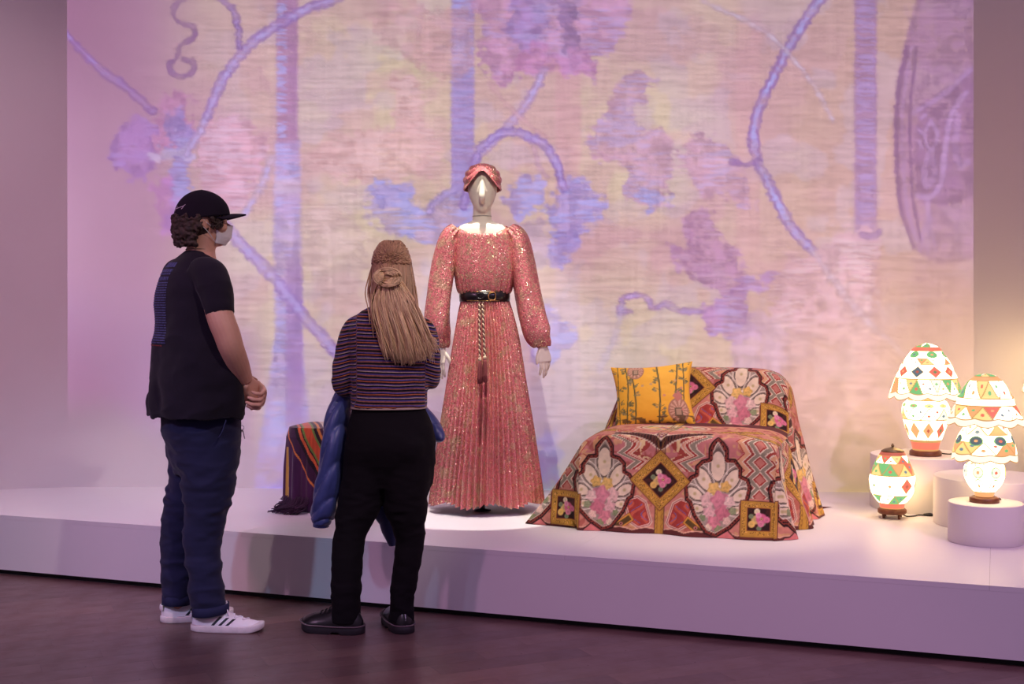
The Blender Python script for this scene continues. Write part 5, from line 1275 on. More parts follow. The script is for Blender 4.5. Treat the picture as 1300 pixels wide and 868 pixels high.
# ---- the print, drawn in cloth coordinates (metres), mirror-symmetric about u0
u0 = .385
def throw_print(u, v):
    sh_ = u.shape; PX = np.empty(sh_ + (3,)); a0 = np.abs(u - u0)
    tile = .905; v = np.where(v > .80, v - tile, v)          # the back repeats the front
    PX[:] = C(192, 128, 110)
    def put(m, c): PX[:] = lerp(PX, np.asarray(c, float), np.clip(m, 0, 1)[..., None])
    def box(x, y, cx, cy, hx, hy, ang=0.0):
        c, s = math.cos(ang), math.sin(ang); dx, dy = x - cx, y - cy; p = np.abs(dx * c + dy * s) - hx; q = np.abs(-dx * s + dy * c) - hy
        return np.maximum(p, q)
    def fill(d, c, a=1.0, w=.0016): put(sstep(w, -w, d) * a, c)
    def line(d, w, c, a=1.0): put(sstep(w + .0012, w - .0012, np.abs(d)) * a, c)
    GOLD, GOLD2, BRN, RED, CRM, GRY, PNK, MAGE = C(186, 142, 58), C(130, 92, 42), C(52, 32, 30), C(156, 60, 52), C(214, 198, 172), C(136, 128, 108), C(202, 118, 120), C(180, 112, 116)
    nse = fbm(u * 60, v * 60, 1.0, 2)
    a = a0 % .91; a = np.where(a > .455, .91 - a, a)     # the width repeats too
    # magenta ground near the zigzags
    put(sstep(.16, .05, np.abs(v - .37)) * .6, MAGE)
    put(sstep(.60, .66, fbm(u * 38, v * 38, 19., 2)) * .55, C(150, 72, 60)); put(sstep(.62, .67, fbm(u * 42, v * 42, 29., 2)) * .6, C(206, 172, 110))
    # --- zigzag bands stepping down either side of the diamond
    zz = np.abs(((v * 14 - .1) % 1) - .5)
    zc = a - (.055 + .55 * np.clip(v - .36, -.1, .12)) - zz * .13
    inz = (v > .29) & (v < .50)
    for z0, z1, cc in ((-.03, .012, C(150, 66, 56)), (.012, .018, CRM), (.018, .030, C(206, 150, 120)), (.030, .036, CRM), (.036, .050, RED), (.050, .056, CRM), (.056, .080, GRY), (.080, .087, CRM)):
        put(((zc >= z0) & (zc < z1) & inz & (a < .24)) * 1.0, cc)
    put((inz & (zc >= -.03) & (zc < .012) & (a < .24)) * sstep(.5, .6, fbm(u * 60, v * 60, 7.)), C(214, 190, 140))
    # outer zigzag at the repeat edge
    zo = (.455 - a) + np.abs(((v * 13) % 1) - .5) * .075; ino = (v > .185) & (v < .50)
    for z0, z1, cc in ((-.1, .022, C(186, 120, 104)), (.022, .030, RED), (.030, .036, CRM), (.036, .056, GRY), (.056, .062, CRM), (.062, .076, C(150, 66, 56)), (.076, .082, CRM), (.082, .104, C(206, 160, 120)), (.104, .110, RED)):
        put(((zo >= z0) & (zo < z1) & ino) * 1.0, cc)
    # --- dark arched band above the diamond with a small pale square
    arcd = np.abs(v - (.405 + .42 * a - .5 * a * a)) - .020
    m_ok = sstep(.235, .225, a)
    put(sstep(.0016, -.0016, arcd) * m_ok, C(84, 48, 40)); put(sstep(.0015, 0, np.abs(np.abs(arcd + .020) - .021) - .0015) * m_ok, CRM)
    put(sstep(.0012, -.0012, arcd + .009) * m_ok * (np.sin(a * 420) > .2), C(36, 22, 22))
    fill(box(a, v, 0, .445, .026, .026, PI / 4), CRM); fill(box(a, v, 0, .445, .019, .019, PI / 4), C(120, 70, 84)); fill(box(a, v, 0, .445, .011, .011, PI / 4), CRM); fill(box(a, v, 0, .445, .006, .006, PI / 4), C(120, 50, 60))
    # --- seat: pale floral fan and gold diagonals
    dfan = np.hypot(a / 1.5, v - .70) - .12
    fill(dfan, C(214, 178, 150)); fill(dfan + .012, C(150, 80, 76)); fill(dfan + .018, C(206, 194, 160)); 
    put(sstep(0, -.02, dfan + .02) * sstep(.5, .62, fbm(u * 40, v * 40, 5.)), C(206, 116, 132)); put(sstep(0, -.02, dfan + .02) * sstep(.52, .62, fbm(u * 45, v * 45, 9.)), C(112, 128, 88)); put(sstep(0, -.02, dfan + .02) * sstep(.56, .64, fbm(u * 45, v * 45, 13.)), C(216, 184, 96))
    for (cx, cy, hx, hy, an) in ((.30, .60, .15, .030, .5), (.42, .52, .10, .024, -.6)):
        d = box(a, v, cx, cy, hx, hy, an); fill(d, BRN); fill(d + .003, GOLD); put(sstep(.0, -.003, d + .006) * sstep(.52, .6, fbm(u * 70, v * 70, 3.)), GOLD2)
    d = box(a, v, .20, .56, .045, .028, -.3); fill(d, CRM); fill(d + .004, RED); fill(d + .011, C(206, 120, 112)); fill(d + .017, RED)
    # --- hexagon panels and slanted gold lozenges under the diamond
    hexa = np.maximum(box(a, v, .098, .095, .052, .075, -.30), box(a, v, .098, .095, .080, .064, .55))
    for off, c in ((0, CRM), (.004, C(150, 84, 80)), (.008, C(226, 190, 170)), (.012, RED)): fill(hexa + off, c)
    put(sstep(0, -.002, hexa + .016) * (np.sin(a * 110 + 30 * v + 2.5 * np.sin(v * 60)) > .45), C(190, 92, 70)); put(sstep(0, -.002, hexa + .02) * (np.abs(np.sin(a * 60 + 1.8 * np.sin(v * 55))) < .16), C(112, 96, 140))
    loz = box(a, v, .175, .040, .062, .021, .62 * -1)
    fill(loz, C(120, 66, 40)); fill(loz + .002, C(206, 148, 62)); fill(loz + .009, C(88, 68, 34)); fill(np.hypot(a - .175, (v - .04) * 1.2) - .009, C(190, 120, 110)); fill(np.hypot(a - .175, v - .04) - .004, BRN)
    # bottom border of dark red scallops
    bt = .014 + .012 * np.abs(np.sin(a * 26)); put(sstep(.003, -.003, v - bt) * (v > -.5), C(92, 44, 42)); put(sstep(.0018, .0, np.abs(v - bt) - .0022), C(214, 168, 140))
    tri = np.abs(a - .30) * .9 - (.055 - np.abs(v - .0)); fill(np.maximum(tri, v - .055), C(70, 38, 36)); fill(np.maximum(tri + .008, v - .047), C(206, 120, 116))
    # --- gold stem
    fill(np.maximum(a - .021, v - .15), GOLD); line(a - .021, .0018, BRN, .8); line(a - .010, .0014, GOLD2, .8); line(a - (.014 + .005 * np.sin(v * 140)), .0016, GOLD2, .8)
    # --- palmette: stepped dark border, pale lobes, roses
    pal = [(.285, .425), (.330, .385), (.330, .345), (.365, .345), (.392, .310), (.392, .275), (.425, .262), (.437, .225), (.425, .165), (.402, .150), (.402, .100), (.350, .045), (.285, .004), (.240, .020), (.185, .095), (.165, .150), (.148, .160), (.140, .225), (.165, .262), (.190, .275), (.190, .310), (.215, .335), (.250, .345), (.250, .385)]
    ap = a + .022; vp = v * .98
    dp = sd_poly(pal, ap, vp)
    fill(dp - .006, C(38, 24, 24)); fill(dp, C(122, 54, 44)); put(sstep(.0, -.001, dp) * (np.sin(ap * 300) * np.sin(vp * 300) > .45) * (dp > -.016), C(44, 26, 26)); fill(dp + .013, C(222, 208, 180)); fill(dp + .0155, C(140, 128, 116)); 
    put(sstep(.0, -.003, dp + .02) * (.25 + .5 * nse), C(168, 152, 136))
    def lobe(cx, cy, rx, ry, an):
        c, s = math.cos(an), math.sin(an); dx, dy = ap - cx, vp - cy; return (np.hypot((dx * c + dy * s) / rx, (-dx * s + dy * c) / ry) - 1) * min(rx, ry)
    for cx, cy, rx, ry, an in ((.288, .315, .034, .070, 0), (.225, .255, .030, .058, .55), (.352, .255, .030, .058, -.55), (.187, .190, .024, .042, 1.0), (.392, .190, .024, .042, -1.0), (.20, .125, .018, .034, 1.5), (.378, .125, .018, .034, -1.5)):
        d = lobe(cx, cy, rx, ry, an); ok = sstep(-.013, -.017, dp)
        put(sstep(.0016, -.0016, np.abs(d - .010) - .0018) * ok, C(232, 222, 200)); put(sstep(.0016, -.0016, d) * ok, C(222, 204, 176)); put(sstep(.0012, 0, np.abs(d) - .0018) * ok, C(98, 86, 76)); put(sstep(.012, .002, np.hypot(ap - cx, vp - cy)) * ok * .7, C(164, 150, 92))
    ok = sstep(-.015, -.020, dp)
    for cx, cy, r, c in ((.272, .215, .030, C(222, 186, 108)), (.325, .225, .026, C(218, 180, 100)), (.245, .165, .034, C(218, 182, 172)), (.300, .165, .042, C(204, 134, 144)), (.345, .160, .026, C(222, 192, 180)), (.255, .110, .030, C(214, 170, 166)), (.315, .105, .036, C(196, 118, 130)), (.275, .065, .032, C(204, 130, 138)), (.335, .075, .020, C(222, 190, 170)), (.36, .12, .018, C(140, 150, 110)), (.225, .085, .016, C(124, 138, 98)), (.30, .035, .02, C(132, 142, 100)), (.25, .04, .02, C(224, 200, 170))):
        dx, dy = ap - cx, vp - cy; rr = np.hypot(dx, dy) * (1 + .14 * np.sin(np.arctan2(dy, dx) * 5 + cx * 90)); put(sstep(r, r * .82, rr) * ok, c)
        put(sstep(.0, .5, np.sin(rr / r * 9 + 2 * np.sin(np.arctan2(dy, dx) * 3))) * sstep(r, r * .85, rr) * ok * .35, c * .72)
        put(sstep(r * .5, r * .2, np.hypot(dx + r * .25, dy - r * .3)) * ok * .45, np.minimum(c * 1.12, 245))
    # --- diamond and corner square: gold scrolled frame, dark field, nosegay
    def nosegay(cx, cy, k, x, y):
        for dx, dy, r, c in ((-.010, .000, .018, C(206, 178, 110)), (.012, -.010, .015, C(120, 136, 96)), (-.006, .030, .012, C(226, 210, 170)), (-.024, -.016, .014, C(222, 186, 100)), (-.026, .012, .010, C(124, 138, 100)), (.002, -.030, .010, C(110, 130, 96)), (.010, .004, .022, C(204, 104, 134)), (.028, .002, .013, C(212, 120, 146)), (.000, .016, .012, C(222, 146, 166)), (.008, -.014, .013, C(216, 132, 152))):
            d = np.hypot(x - cx - dx * k, y - cy - dy * k); put(sstep(r * k, r * k * .75, d), c); put(sstep(.5, .9, np.sin(d / (r * k) * 7)) * sstep(r * k, r * k * .8, d) * .4, c * .7)
        put(sstep(.006 * k, .003 * k, np.hypot(x - cx - .010 * k, y - cy - .004 * k)), C(222, 200, 130)); put(sstep(.003 * k, .001 * k, np.hypot(x - cx - .010 * k, y - cy - .004 * k)), C(60, 50, 30))
    us = u - u0
    def framed(d, ho, hi, ph):
        fill(d - .004, C(110, 62, 44)); fill(d, GOLD); fill(d + .004, GOLD2, .5); fill(d + .006, GOLD)
        band = (d < -.008) & (d > -(ho - hi) + .006)
        put(band * (np.sin(u * 130 + 3 * np.sin(v * 150 + ph)) * np.sin(v * 130 + 3 * np.sin(u * 150)) > .12), C(104, 78, 36)); put(band * (np.sin(u * 130 + 3 * np.sin(v * 150 + ph)) * np.sin(v * 130 + 3 * np.sin(u * 150)) > .5), C(212, 164, 84))
        fill(d + (ho - hi), C(122, 60, 42)); fill(d + (ho - hi) + .004, C(46, 28, 26)); put(sstep(0, -.002, d + (ho - hi) + .006) * sstep(.52, .62, fbm(u * 50, v * 50, 2.)) * .6, C(90, 46, 38))
    framed(box(a, v, 0, .245, .098, .098, PI / 4), .098, .060, 0.0); nosegay(0, .243, 1.3, us, v); nosegay(.91, .243, 1.3, us, v)
    framed(box(a, v, .455, .092, .080, .080, .0), .080, .052, 1.0)
    sq = np.where(us < 0, -1, 1)
    for c_ in (-.455, .455, 1.365): nosegay(c_, .090, 1.25, us, v)
    # fine printed grain and slight wear
    return np.clip(PX * (.93 + .14 * nse)[..., None], 0, 255)
COLS = throw_print(UV[..., 0], UV[..., 1])
M_throw = attr_mat('throw_cotton', .85, .12, 500, .2, .05)
o = mesh('throw', VW.reshape(-1, 3), grid_faces(NS, nL + nM + nR), M_throw, sofa, col=lin(COLS).reshape(-1, 3)); o.location = -Vector(sofa.location)
# sofa body under the throw
M_sofab = simple('sofa_upholstery', L4(120, 100, 90), .9)
b = MB(); Ms = Matrix.Translation(Vector(SF1)) @ Matrix(((ex[0], ey[0], 0, 0), (ex[1], ey[1], 0, 0), (0, 0, 1, 0), (0, 0, 0, 1)))
b.box((.05, .06, .06), (SW - .05, .60, .39), .03, Ms); o = b.build('seat', M_sofab, sofa); o.location = -Vector(sofa.location)
b = MB(); b.box((.07, .69, .06), (SW - .08, .80, .64), .03, Ms); o = b.build('backrest', M_sofab, sofa); o.location = -Vector(sofa.location)
for lx in (.12, SW - .12):
    for ly in (.12, .74):
        b = MB(); b.raw(tube([(lx, ly, 0), (lx, ly, .07)], [.018, .024], 14)); v2 = [Ms @ Vector(q) for q in b.v]; o = mesh('leg', [tuple(q) for q in v2], b.f, M_sofab, sofa); o.location = -Vector(sofa.location)
# ---- yellow cushion leaning on the backrest
nC = 110; uu, vv_ = np.meshgrid(np.linspace(-1, 1, nC), np.linspace(-1, 1, nC))
def cush(sgn):
    k = np.clip((1 - uu ** 2) * (1 - vv_ ** 2), 0, 1) ** .42
    pin = 1 - .11 * np.cos(uu * PI / 2) * np.abs(vv_) ** 3
    pin2 = 1 - .12 * np.cos(vv_ * PI / 2) * np.abs(uu) ** 3
    x = uu * .205 * pin2; z = vv_ * .164 * pin; y = sgn * (.066 * k + .004 * (fbm(uu * 4, vv_ * 4, 3.) - .5) * k)
    return np.stack([x, y, z], -1)
def cushion_print(x, y):
    PX = np.empty(x.shape + (3,)); PX[:] = lerp(C(244, 192, 62), C(236, 178, 52), fbm(x * 3, y * 3)[..., None])
    def put(m, c): PX[:] = lerp(PX, np.asarray(c, float), np.clip(m, 0, 1)[..., None])
    rsC = np.random.RandomState(12)
    for xs_, w in ((-.86, .012), (-.62, .016), (-.44, .016), (.16, .018), (.60, .018), (.78, .014)):
        cxx = xs_ + .03 * np.sin(y * 3 + xs_ * 9); put(sstep(w + .008, w - .006, np.abs(x - cxx)), C(84, 82, 50))
        for k in range(9):
            yc = rsC.uniform(-.95, .95); s = rsC.choice((-1, 1)); cx_, cy_ = xs_ + s * rsC.uniform(.05, .12), yc
            for q in range(4):
                lx, ly = cx_ + rsC.uniform(-.05, .05), cy_ + rsC.uniform(-.05, .05); r = rsC.uniform(.025, .05); put(sstep(r, r * .6, np.hypot(x - lx, (y - ly) * 1.1)) * .85, [C(120, 118, 72), C(150, 138, 96), C(104, 104, 68)][rsC.randint(3)])
            put(sstep(.012, .004, np.abs((y - yc) - (x - xs_) * s * .7)) * (np.abs(x - xs_) < .12) * (np.sign(x - xs_) == s), C(96, 92, 56))
    # domed pavilions and bells
    for cx_, cy_, s in ((-.38, .78, .9), (.62, -.55, 1.15)):
        d = np.hypot((x - cx_) / .24, (y - cy_) / .34) / s; put(sstep(1, .92, d), C(170, 126, 100)); put(sstep(.85, .8, d) * (np.sin(np.arctan2(y - cy_, x - cx_) * 14) > 0), C(206, 168, 140)); put((np.maximum(np.abs(x - cx_) - .085 * s, np.abs(y - cy_ + .05) - .11 * s) < 0) * 1.0, C(112, 96, 74)); put((np.maximum(np.abs(x - cx_) - .055 * s, np.abs(y - cy_ + .05) - .08 * s) < 0) * 1.0, C(176, 150, 120))
        put(sstep(.15, .13, np.abs(x - cx_) + np.abs(y - cy_ - .38 * s) * .8), C(190, 124, 104))
    for k in range(10):
        lx, ly = rsC.uniform(-.9, .9), rsC.uniform(-.9, .9); put(sstep(.045, .03, np.hypot(x - lx, y - ly)) * .8, [C(206, 140, 120), C(196, 160, 120), C(128, 122, 80)][k % 3])
    put((y < -.72) * sstep(.55, .6, fbm(x * 7, y * 7, 4.)) * .8, C(92, 72, 46))
    return PX
CF, CBk = cush(-1), cush(1); Vc = np.concatenate([CF.reshape(-1, 3), CBk.reshape(-1, 3)]); Fg = grid_faces(nC, nC)
pc = lin(np.clip(cushion_print(uu, vv_), 0, 255)).reshape(-1, 3); pcs = np.concatenate([pc, pc])
cm_ = S2W(.240, .470, .445 + .150)
Mc = Matrix.Translation(Vector(cm_)) @ Matrix.Rotation(math.atan2(ex[1], ex[0]) + math.radians(8), 4, 'Z') @ Matrix.Rotation(math.radians(-17), 4, 'X') @ Matrix.Rotation(math.radians(-5), 4, 'Y')
Vc = Vc @ np.array(Mc.to_3x3()).T + np.array(Mc.translation)
cu = mesh('cushion', Vc, np.vstack([Fg, Fg[:, ::-1] + nC * nC]), attr_mat('cushion_silk', .6, .1, 500, .3, .1), None, col=pcs)
tag(cu, 'square yellow cushion printed with green vines, leaning on the covered sofa', 'cushion')
# ================================================================== PEDESTALS, PAINTED LAMPS
M_ped = simple('pedestal_paint', L4(226, 222, 220), .6, var=.012, scale=4, bump=.02, bscale=150, spec=.3)
def pedestal(px, Y, r, h, label):
    c = P(px, 600, Y); e = .004
    o = mesh('pedestal', *lathe([(.001, 0), (r - .003, 0), (r, .003), (r, h - e), (r - e * .3, h - e * .3), (r - e, h), (.001, h)], 96), M_ped); o.location = (c.x, Y, PLAT)
    for p in o.data.polygons: p.use_smooth = len(p.vertices) == 4 and abs(p.normal.z) < .9
    tag(o, label, 'pedestal', 'white round pedestals'); return o
p1 = pedestal(1170, 6.72, .258, .276, 'wide white round pedestal at the back, under the big dome-shaded lamp')
p2 = pedestal(1258, 6.20, .262, .230, 'wide low white round pedestal directly behind the small front pedestal')
p3 = pedestal(1252, 5.745, .160, .176, 'small white round pedestal at the stage front, under the two-tier lamp')
p4 = pedestal(1352, 6.95, .150, .290, 'white round pedestal at the far right edge, mostly out of view')
g = N('lamp_painted_shade'); at = g.attr(); g.base(at); g.set(Roughness=.5); g.l(cmix(g, 1.0, at, (1.0, .74, .42, 1), 'MULTIPLY'), g.b.inputs['Emission Color']); g.b.inputs['Emission Strength'].default_value = 7.0; M_glow = g.m
M_lwood = simple('lamp_wood', L4(112, 66, 40), .45, var=.25, scale=30); M_brass = simple('lamp_brass', L4(132, 116, 84), .4, .7); M_cord = simple('lamp_cord_black', L4(30, 26, 26), .6)
def paint_for(*t):      # paint that shows as colour t when lit from inside
    l = lin(t) / 7.0 / np.array([1.0, .74, .42]) * 1.15; l = np.clip(l, 0, 1)
    return np.where(l <= .0031308, l * 12.92, 1.055 * l ** (1 / 2.4) - .055) * 255
WH_ = C(255, 250, 236); CRMl, YEL, ORG, REDl, GRN, BLUl, LNE = [paint_for(*t) for t in ((255, 244, 212), (248, 214, 130), (242, 166, 106), (226, 110, 84), (118, 186, 112), (112, 134, 140), (196, 146, 84))]
def lamp_colors(nt, prof_t, bands, seed):
    """bands: (t0, t1, kind, segments, palette); t runs 0 bottom .. 1 top"""
    th = np.arange(nt) / nt; T, K = np.meshgrid(prof_t, th, indexing='ij'); PX = np.empty(T.shape + (3,)); PX[:] = WH_
    rsL = np.random.RandomState(seed)
    def put(m, c): PX[:] = lerp(PX, np.asarray(c, float), np.clip(m, 0, 1)[..., None])
    for (t0, t1, kind, n, pal) in bands:
        inb = (T >= t0) & (T < t1); y = (T - t0) / (t1 - t0)
        if kind == 'plain': put(inb * 1.0, pal[0]); put(inb * (np.minimum(y, 1 - y) < .14), LNE); continue
        x = K * n; i = np.floor(x).astype(int) % n; f = x - np.floor(x)
        up = y < 1 - np.abs(2 * f - 1)                       # upright triangle
        tabA = np.array([pal[rsL.randint(len(pal))] for _ in range(n)]); tabB = np.array([pal[rsL.randint(len(pal))] for _ in range(n)])
        iB = np.floor(x + .5).astype(int) % n
        if kind == 'tri':
            col = np.where(up[..., None], tabA[i], tabB[iB]); PX[:] = np.where(inb[..., None], col, PX)
            dl = np.abs(y - (1 - np.abs(2 * f - 1))); put(inb * sstep(.10, .045, dl), LNE)
            put(inb * up * (np.hypot((f - .5) * 1.2, y - .32) < .12), np.array([BLUl, REDl, GRN, ORG])[(i * 7 + seed) % 4]); put(inb * (~up) * (np.hypot(((x + .5) % 1 - .5) * 1.2, y - .68) < .11), np.array([ORG, BLUl, REDl, GRN])[(iB * 5 + seed) % 4])
        if kind == 'dia':
            dd = np.abs(f - .5) * 2 + np.abs(y - .5) * 2
            PX[:] = np.where((inb & (dd < .74))[..., None], tabA[i], PX); put(inb * sstep(.07, .03, np.abs(dd - .74)), LNE); put(inb * sstep(.06, .02, np.abs(dd - 1.0)), LNE); put(inb * (dd < .22), np.array([REDl * .8, GRN * .7, ORG])[i % 3])
            put(inb * (np.minimum(y, 1 - y) < .05), LNE)
        if kind == 'flw':
            e = np.hypot((f - .5) * 2.4, (y - .5) * 1.5); PX[:] = np.where((inb & (e < .62))[..., None], tabA[i], PX); put(inb * (np.abs(e - .66) < .06), GRN); put(inb * (e < .2), np.array([BLUl, ORG, REDl])[i % 3])
    return lin(np.clip(PX, 0, 255)) , T
def glow_lathe(prof, nt, bands, seed, scal=0.0, nsc=10, facet=0, res=140, close=False):
    """prof: (r, z) bottom to top"""
    p = np.asarray(prof, float); d = np.concatenate([[0], np.cumsum(np.linalg.norm(np.diff(p, axis=0), axis=1))]); d /= d[-1]; t = np.linspace(0, 1, res)
    q = catmull(p, 400); dq = np.concatenate([[0], np.cumsum(np.linalg.norm(np.diff(q, axis=0), axis=1))]); dq /= dq[-1]
    r = np.interp(t, dq, q[:, 0]); z = np.interp(t, dq, q[:, 1]); th = np.arange(nt) / nt * 2 * PI
    R = np.repeat(r[:, None], nt, 1); Z = np.repeat(z[:, None], nt, 1)
    lob = np.abs(np.cos(th * nsc / 2)) [None]
    k = np.exp(-(t / .16) ** 2)[:, None]
    Z = Z - scal * lob * k; R = R * (1 + .05 * (lob - .5) * np.exp(-(t / .3) ** 2)[:, None] * (scal > 0)) 
    if facet: R = R * (1 - .014 * (1 - np.abs(np.cos(th * facet / 2)))[None])
    v = np.stack([R * np.cos(th)[None], R * np.sin(th)[None], Z], -1)
    c, _ = lamp_colors(nt, t, bands, seed); return v.reshape(-1, 3), grid_faces(res, nt, True), c.reshape(-1, 3)
def gpart(root, name, prof, bands, seed, nt=192, **kw):
    v, f, c = glow_lathe(prof, nt, bands, seed, **kw); o = mesh(name, v, f, M_glow, root, col=c); return o
def cord(root, pts): mesh('cord', *tube(pts, .0032, 8, 40), M_cord, root)
PAL = [WH_, WH_, CRMl, YEL, ORG, REDl, GRN, WH_]; PALW = [WH_, WH_, CRMl, WH_, YEL, ORG]
def px_prof(rows, cxm, ybase, s): return [(h / s, (ybase - y) / s) for y, h in rows]
def lamp_dome(px, Y, zb, label, k=1.0, cordp=None):
    s = 1650 / Y; c = P(px, 570, Y); root = empty('table_lamp', (c.x, Y, zb), label=label, cat='lamp', group='painted parchment lamps'); s /= k; yb = 574.5
    pr = lambda rows: px_prof(rows, 0, yb, 248 / k)
    mesh('base', *lathe([(.001, 0), (.078 * k, 0), (.080 * k, .004), (.080 * k, .020), (.072 * k, .027), (.001, .027)], 48), M_lwood, root)
    gpart(root, 'lamp_body', pr([(567.5, 16), (560, 17.5), (553, 20), (540, 25), (526, 28.5), (517, 29.5), (509, 28), (504, 23)]), [(0, .19, 'plain', 0, [REDl * 1.05]), (.19, .62, 'dia', 9, [ORG, BLUl, YEL, REDl, GRN]), (.62, .84, 'tri', 9, PALW), (.84, .93, 'flw', 9, [GRN, YEL]), (.93, 1.01, 'plain', 0, [WH_])], 3, facet=9)
    gpart(root, 'lamp_shade', pr([(499, 46.5), (493, 44.5), (480, 39.5), (468, 35), (456, 29), (447, 23), (441.5, 19)]), [(0, .12, 'plain', 0, [CRMl]), (.12, .38, 'tri', 16, PAL), (.38, .70, 'dia', 10, [REDl, BLUl * .8, ORG, REDl]), (.70, .84, 'tri', 12, [WH_, ORG, YEL, WH_]), (.84, 1.01, 'flw', 6, [GRN, GRN])], 7, scal=.016, nsc=12)
    gpart(root, 'shade_crown', pr([(442, 19), (438, 16.5), (434.5, 11), (432, 3), (431.5, .4)]), [(0, .34, 'plain', 0, [REDl * 1.1]), (.34, 1.01, 'tri', 8, PAL)], 5)
    mesh('neck_ring', *lathe([(.05 * k, .283 * k), (.088 * k, .283 * k), (.09 * k, .289 * k), (.05 * k, .292 * k)], 40), simple('lamp_ring', L4(206, 120, 84), .5), root)
    if cordp: cord(root, cordp)
    return root
c1 = (P(1175, 0, 6.66).x, 6.66)
lamp_dome(1175, 6.66, PLAT + .276, 'tall lamp with a dome shade and urn body, on the wide back pedestal', 1.0, [(.07, .03, .012), (.10, .05, .004), (.13, .02, .004), (.16, .06, .004)])
lamp_dome(1344.5, 6.9, PLAT + .29, 'lamp whose shade just shows at the right picture edge', 1.0)
# two-tier lamp
Y2 = 5.745; c = P(1250, 600, Y2); t2 = empty('table_lamp', (c.x, Y2, PLAT + .176), label='two-tier lamp with stacked scalloped shades, on the small front pedestal', cat='lamp', group='painted parchment lamps')
pr = lambda rows: px_prof(rows, 0, 635, 287)
mesh('base', *lathe([(.001, 0), (.061, 0), (.064, .004), (.064, .018), (.050, .026), (.001, .026)], 48), M_lwood, t2)
gpart(t2, 'lamp_body', pr([(628, 11), (622, 13), (613, 20), (603, 24.5), (593, 25.5), (586, 22), (582, 14)]), [(0, .14, 'plain', 0, [ORG]), (.14, .52, 'flw', 7, [WH_, WH_]), (.52, .80, 'flw', 7, [YEL, CRMl, ORG]), (.8, 1.01, 'tri', 8, PALW)], 9, facet=7)
gpart(t2, 'lower_shade', pr([(579, 39.5), (573, 39), (560, 36), (548, 31), (538, 25), (531, 21)]), [(0, .16, 'plain', 0, [CRMl]), (.16, .46, 'tri', 8, [WH_, YEL, WH_, ORG]), (.36, .62, 'flw', 7, [BLUl * .7, YEL]), (.62, .93, 'tri', 7, PALW), (.93, 1.01, 'plain', 0, [REDl])], 4, scal=.012, nsc=9)
gpart(t2, 'upper_shade', pr([(533, 47), (527, 45.5), (517, 40), (510, 36), (508, 35), (500, 33.5), (498, 31), (488, 26), (480, 20)]), [(0, .14, 'plain', 0, [CRMl]), (.14, .40, 'tri', 11, PAL), (.40, .58, 'plain', 0, [WH_]), (.58, 1.01, 'tri', 9, [WH_, GRN, ORG, WH_, YEL])], 8, scal=.014, nsc=10)
gpart(t2, 'shade_crown', pr([(480, 20), (477, 16), (473, 11), (471.5, 4), (471.2, .4)]), [(0, .4, 'plain', 0, [ORG]), (.4, 1.01, 'tri', 8, [YEL, CRMl, GRN])], 2)
cord(t2, [(.06, .03, .012), (.09, .05, .004), (.10, .09, .003)])
# egg lamp standing on the stage
Y3 = 6.38; c = P(1133, 600, Y3); t3 = empty('table_lamp', (c.x, Y3, PLAT), label='egg-shaped lamp with brass cap and small wooden feet, standing on the stage floor', cat='lamp', group='painted parchment lamps')
pr = lambda rows: px_prof(rows, 0, 661.5, 258.6)
mesh('base', *lathe([(.001, .022), (.064, .022), (.069, .027), (.069, .042), (.060, .050), (.001, .050)], 48), M_lwood, t3)
for a in (.4, 1.97, 3.54, 5.11): mesh('foot', *lathe([(.004, 0), (.006, .002), (.0075, .024), (.002, .024)], 12, (.052 * math.cos(a - 1.57), .052 * math.sin(a - 1.57), 0)), M_lwood, t3)
gpart(t3, 'lamp_body', pr([(648.5, 15), (643, 16), (639, 19.5), (630, 25.5), (618, 28.6), (608, 28), (596, 24), (584, 18.5), (576.5, 14)]), [(0, .10, 'plain', 0, [REDl * 1.05]), (.10, .26, 'tri', 9, [GRN, WH_, WH_]), (.26, .60, 'dia', 8, [ORG, ORG, REDl, WH_]), (.60, .80, 'tri', 8, [GRN, REDl, YEL, ORG]), (.80, .93, 'tri', 8, PAL), (.93, 1.01, 'plain', 0, [REDl * .8])], 6, facet=9)
mesh('cap', *lathe([(.056, .327), (.055, .332), (.040, .340), (.018, .346), (.008, .350), (.001, .350)], 36), M_brass, t3)
mesh('finial', *lathe([(.004, .348), (.007, .352), (.008, .358), (.004, .364), (.001, .368)], 16), M_brass, t3)
cord(t3, [(.06, .02, .012), (.08, .02, .004), (.12, .03, .004), (.15, .06, .004), (.18, .05, .004)])
mesh('switch', *tube([(.175, .05, .007), (.20, .042, .008), (.215, .036, .006)], [.006, .009, .005], 10, 10, round_ends=True), M_cord, t3)

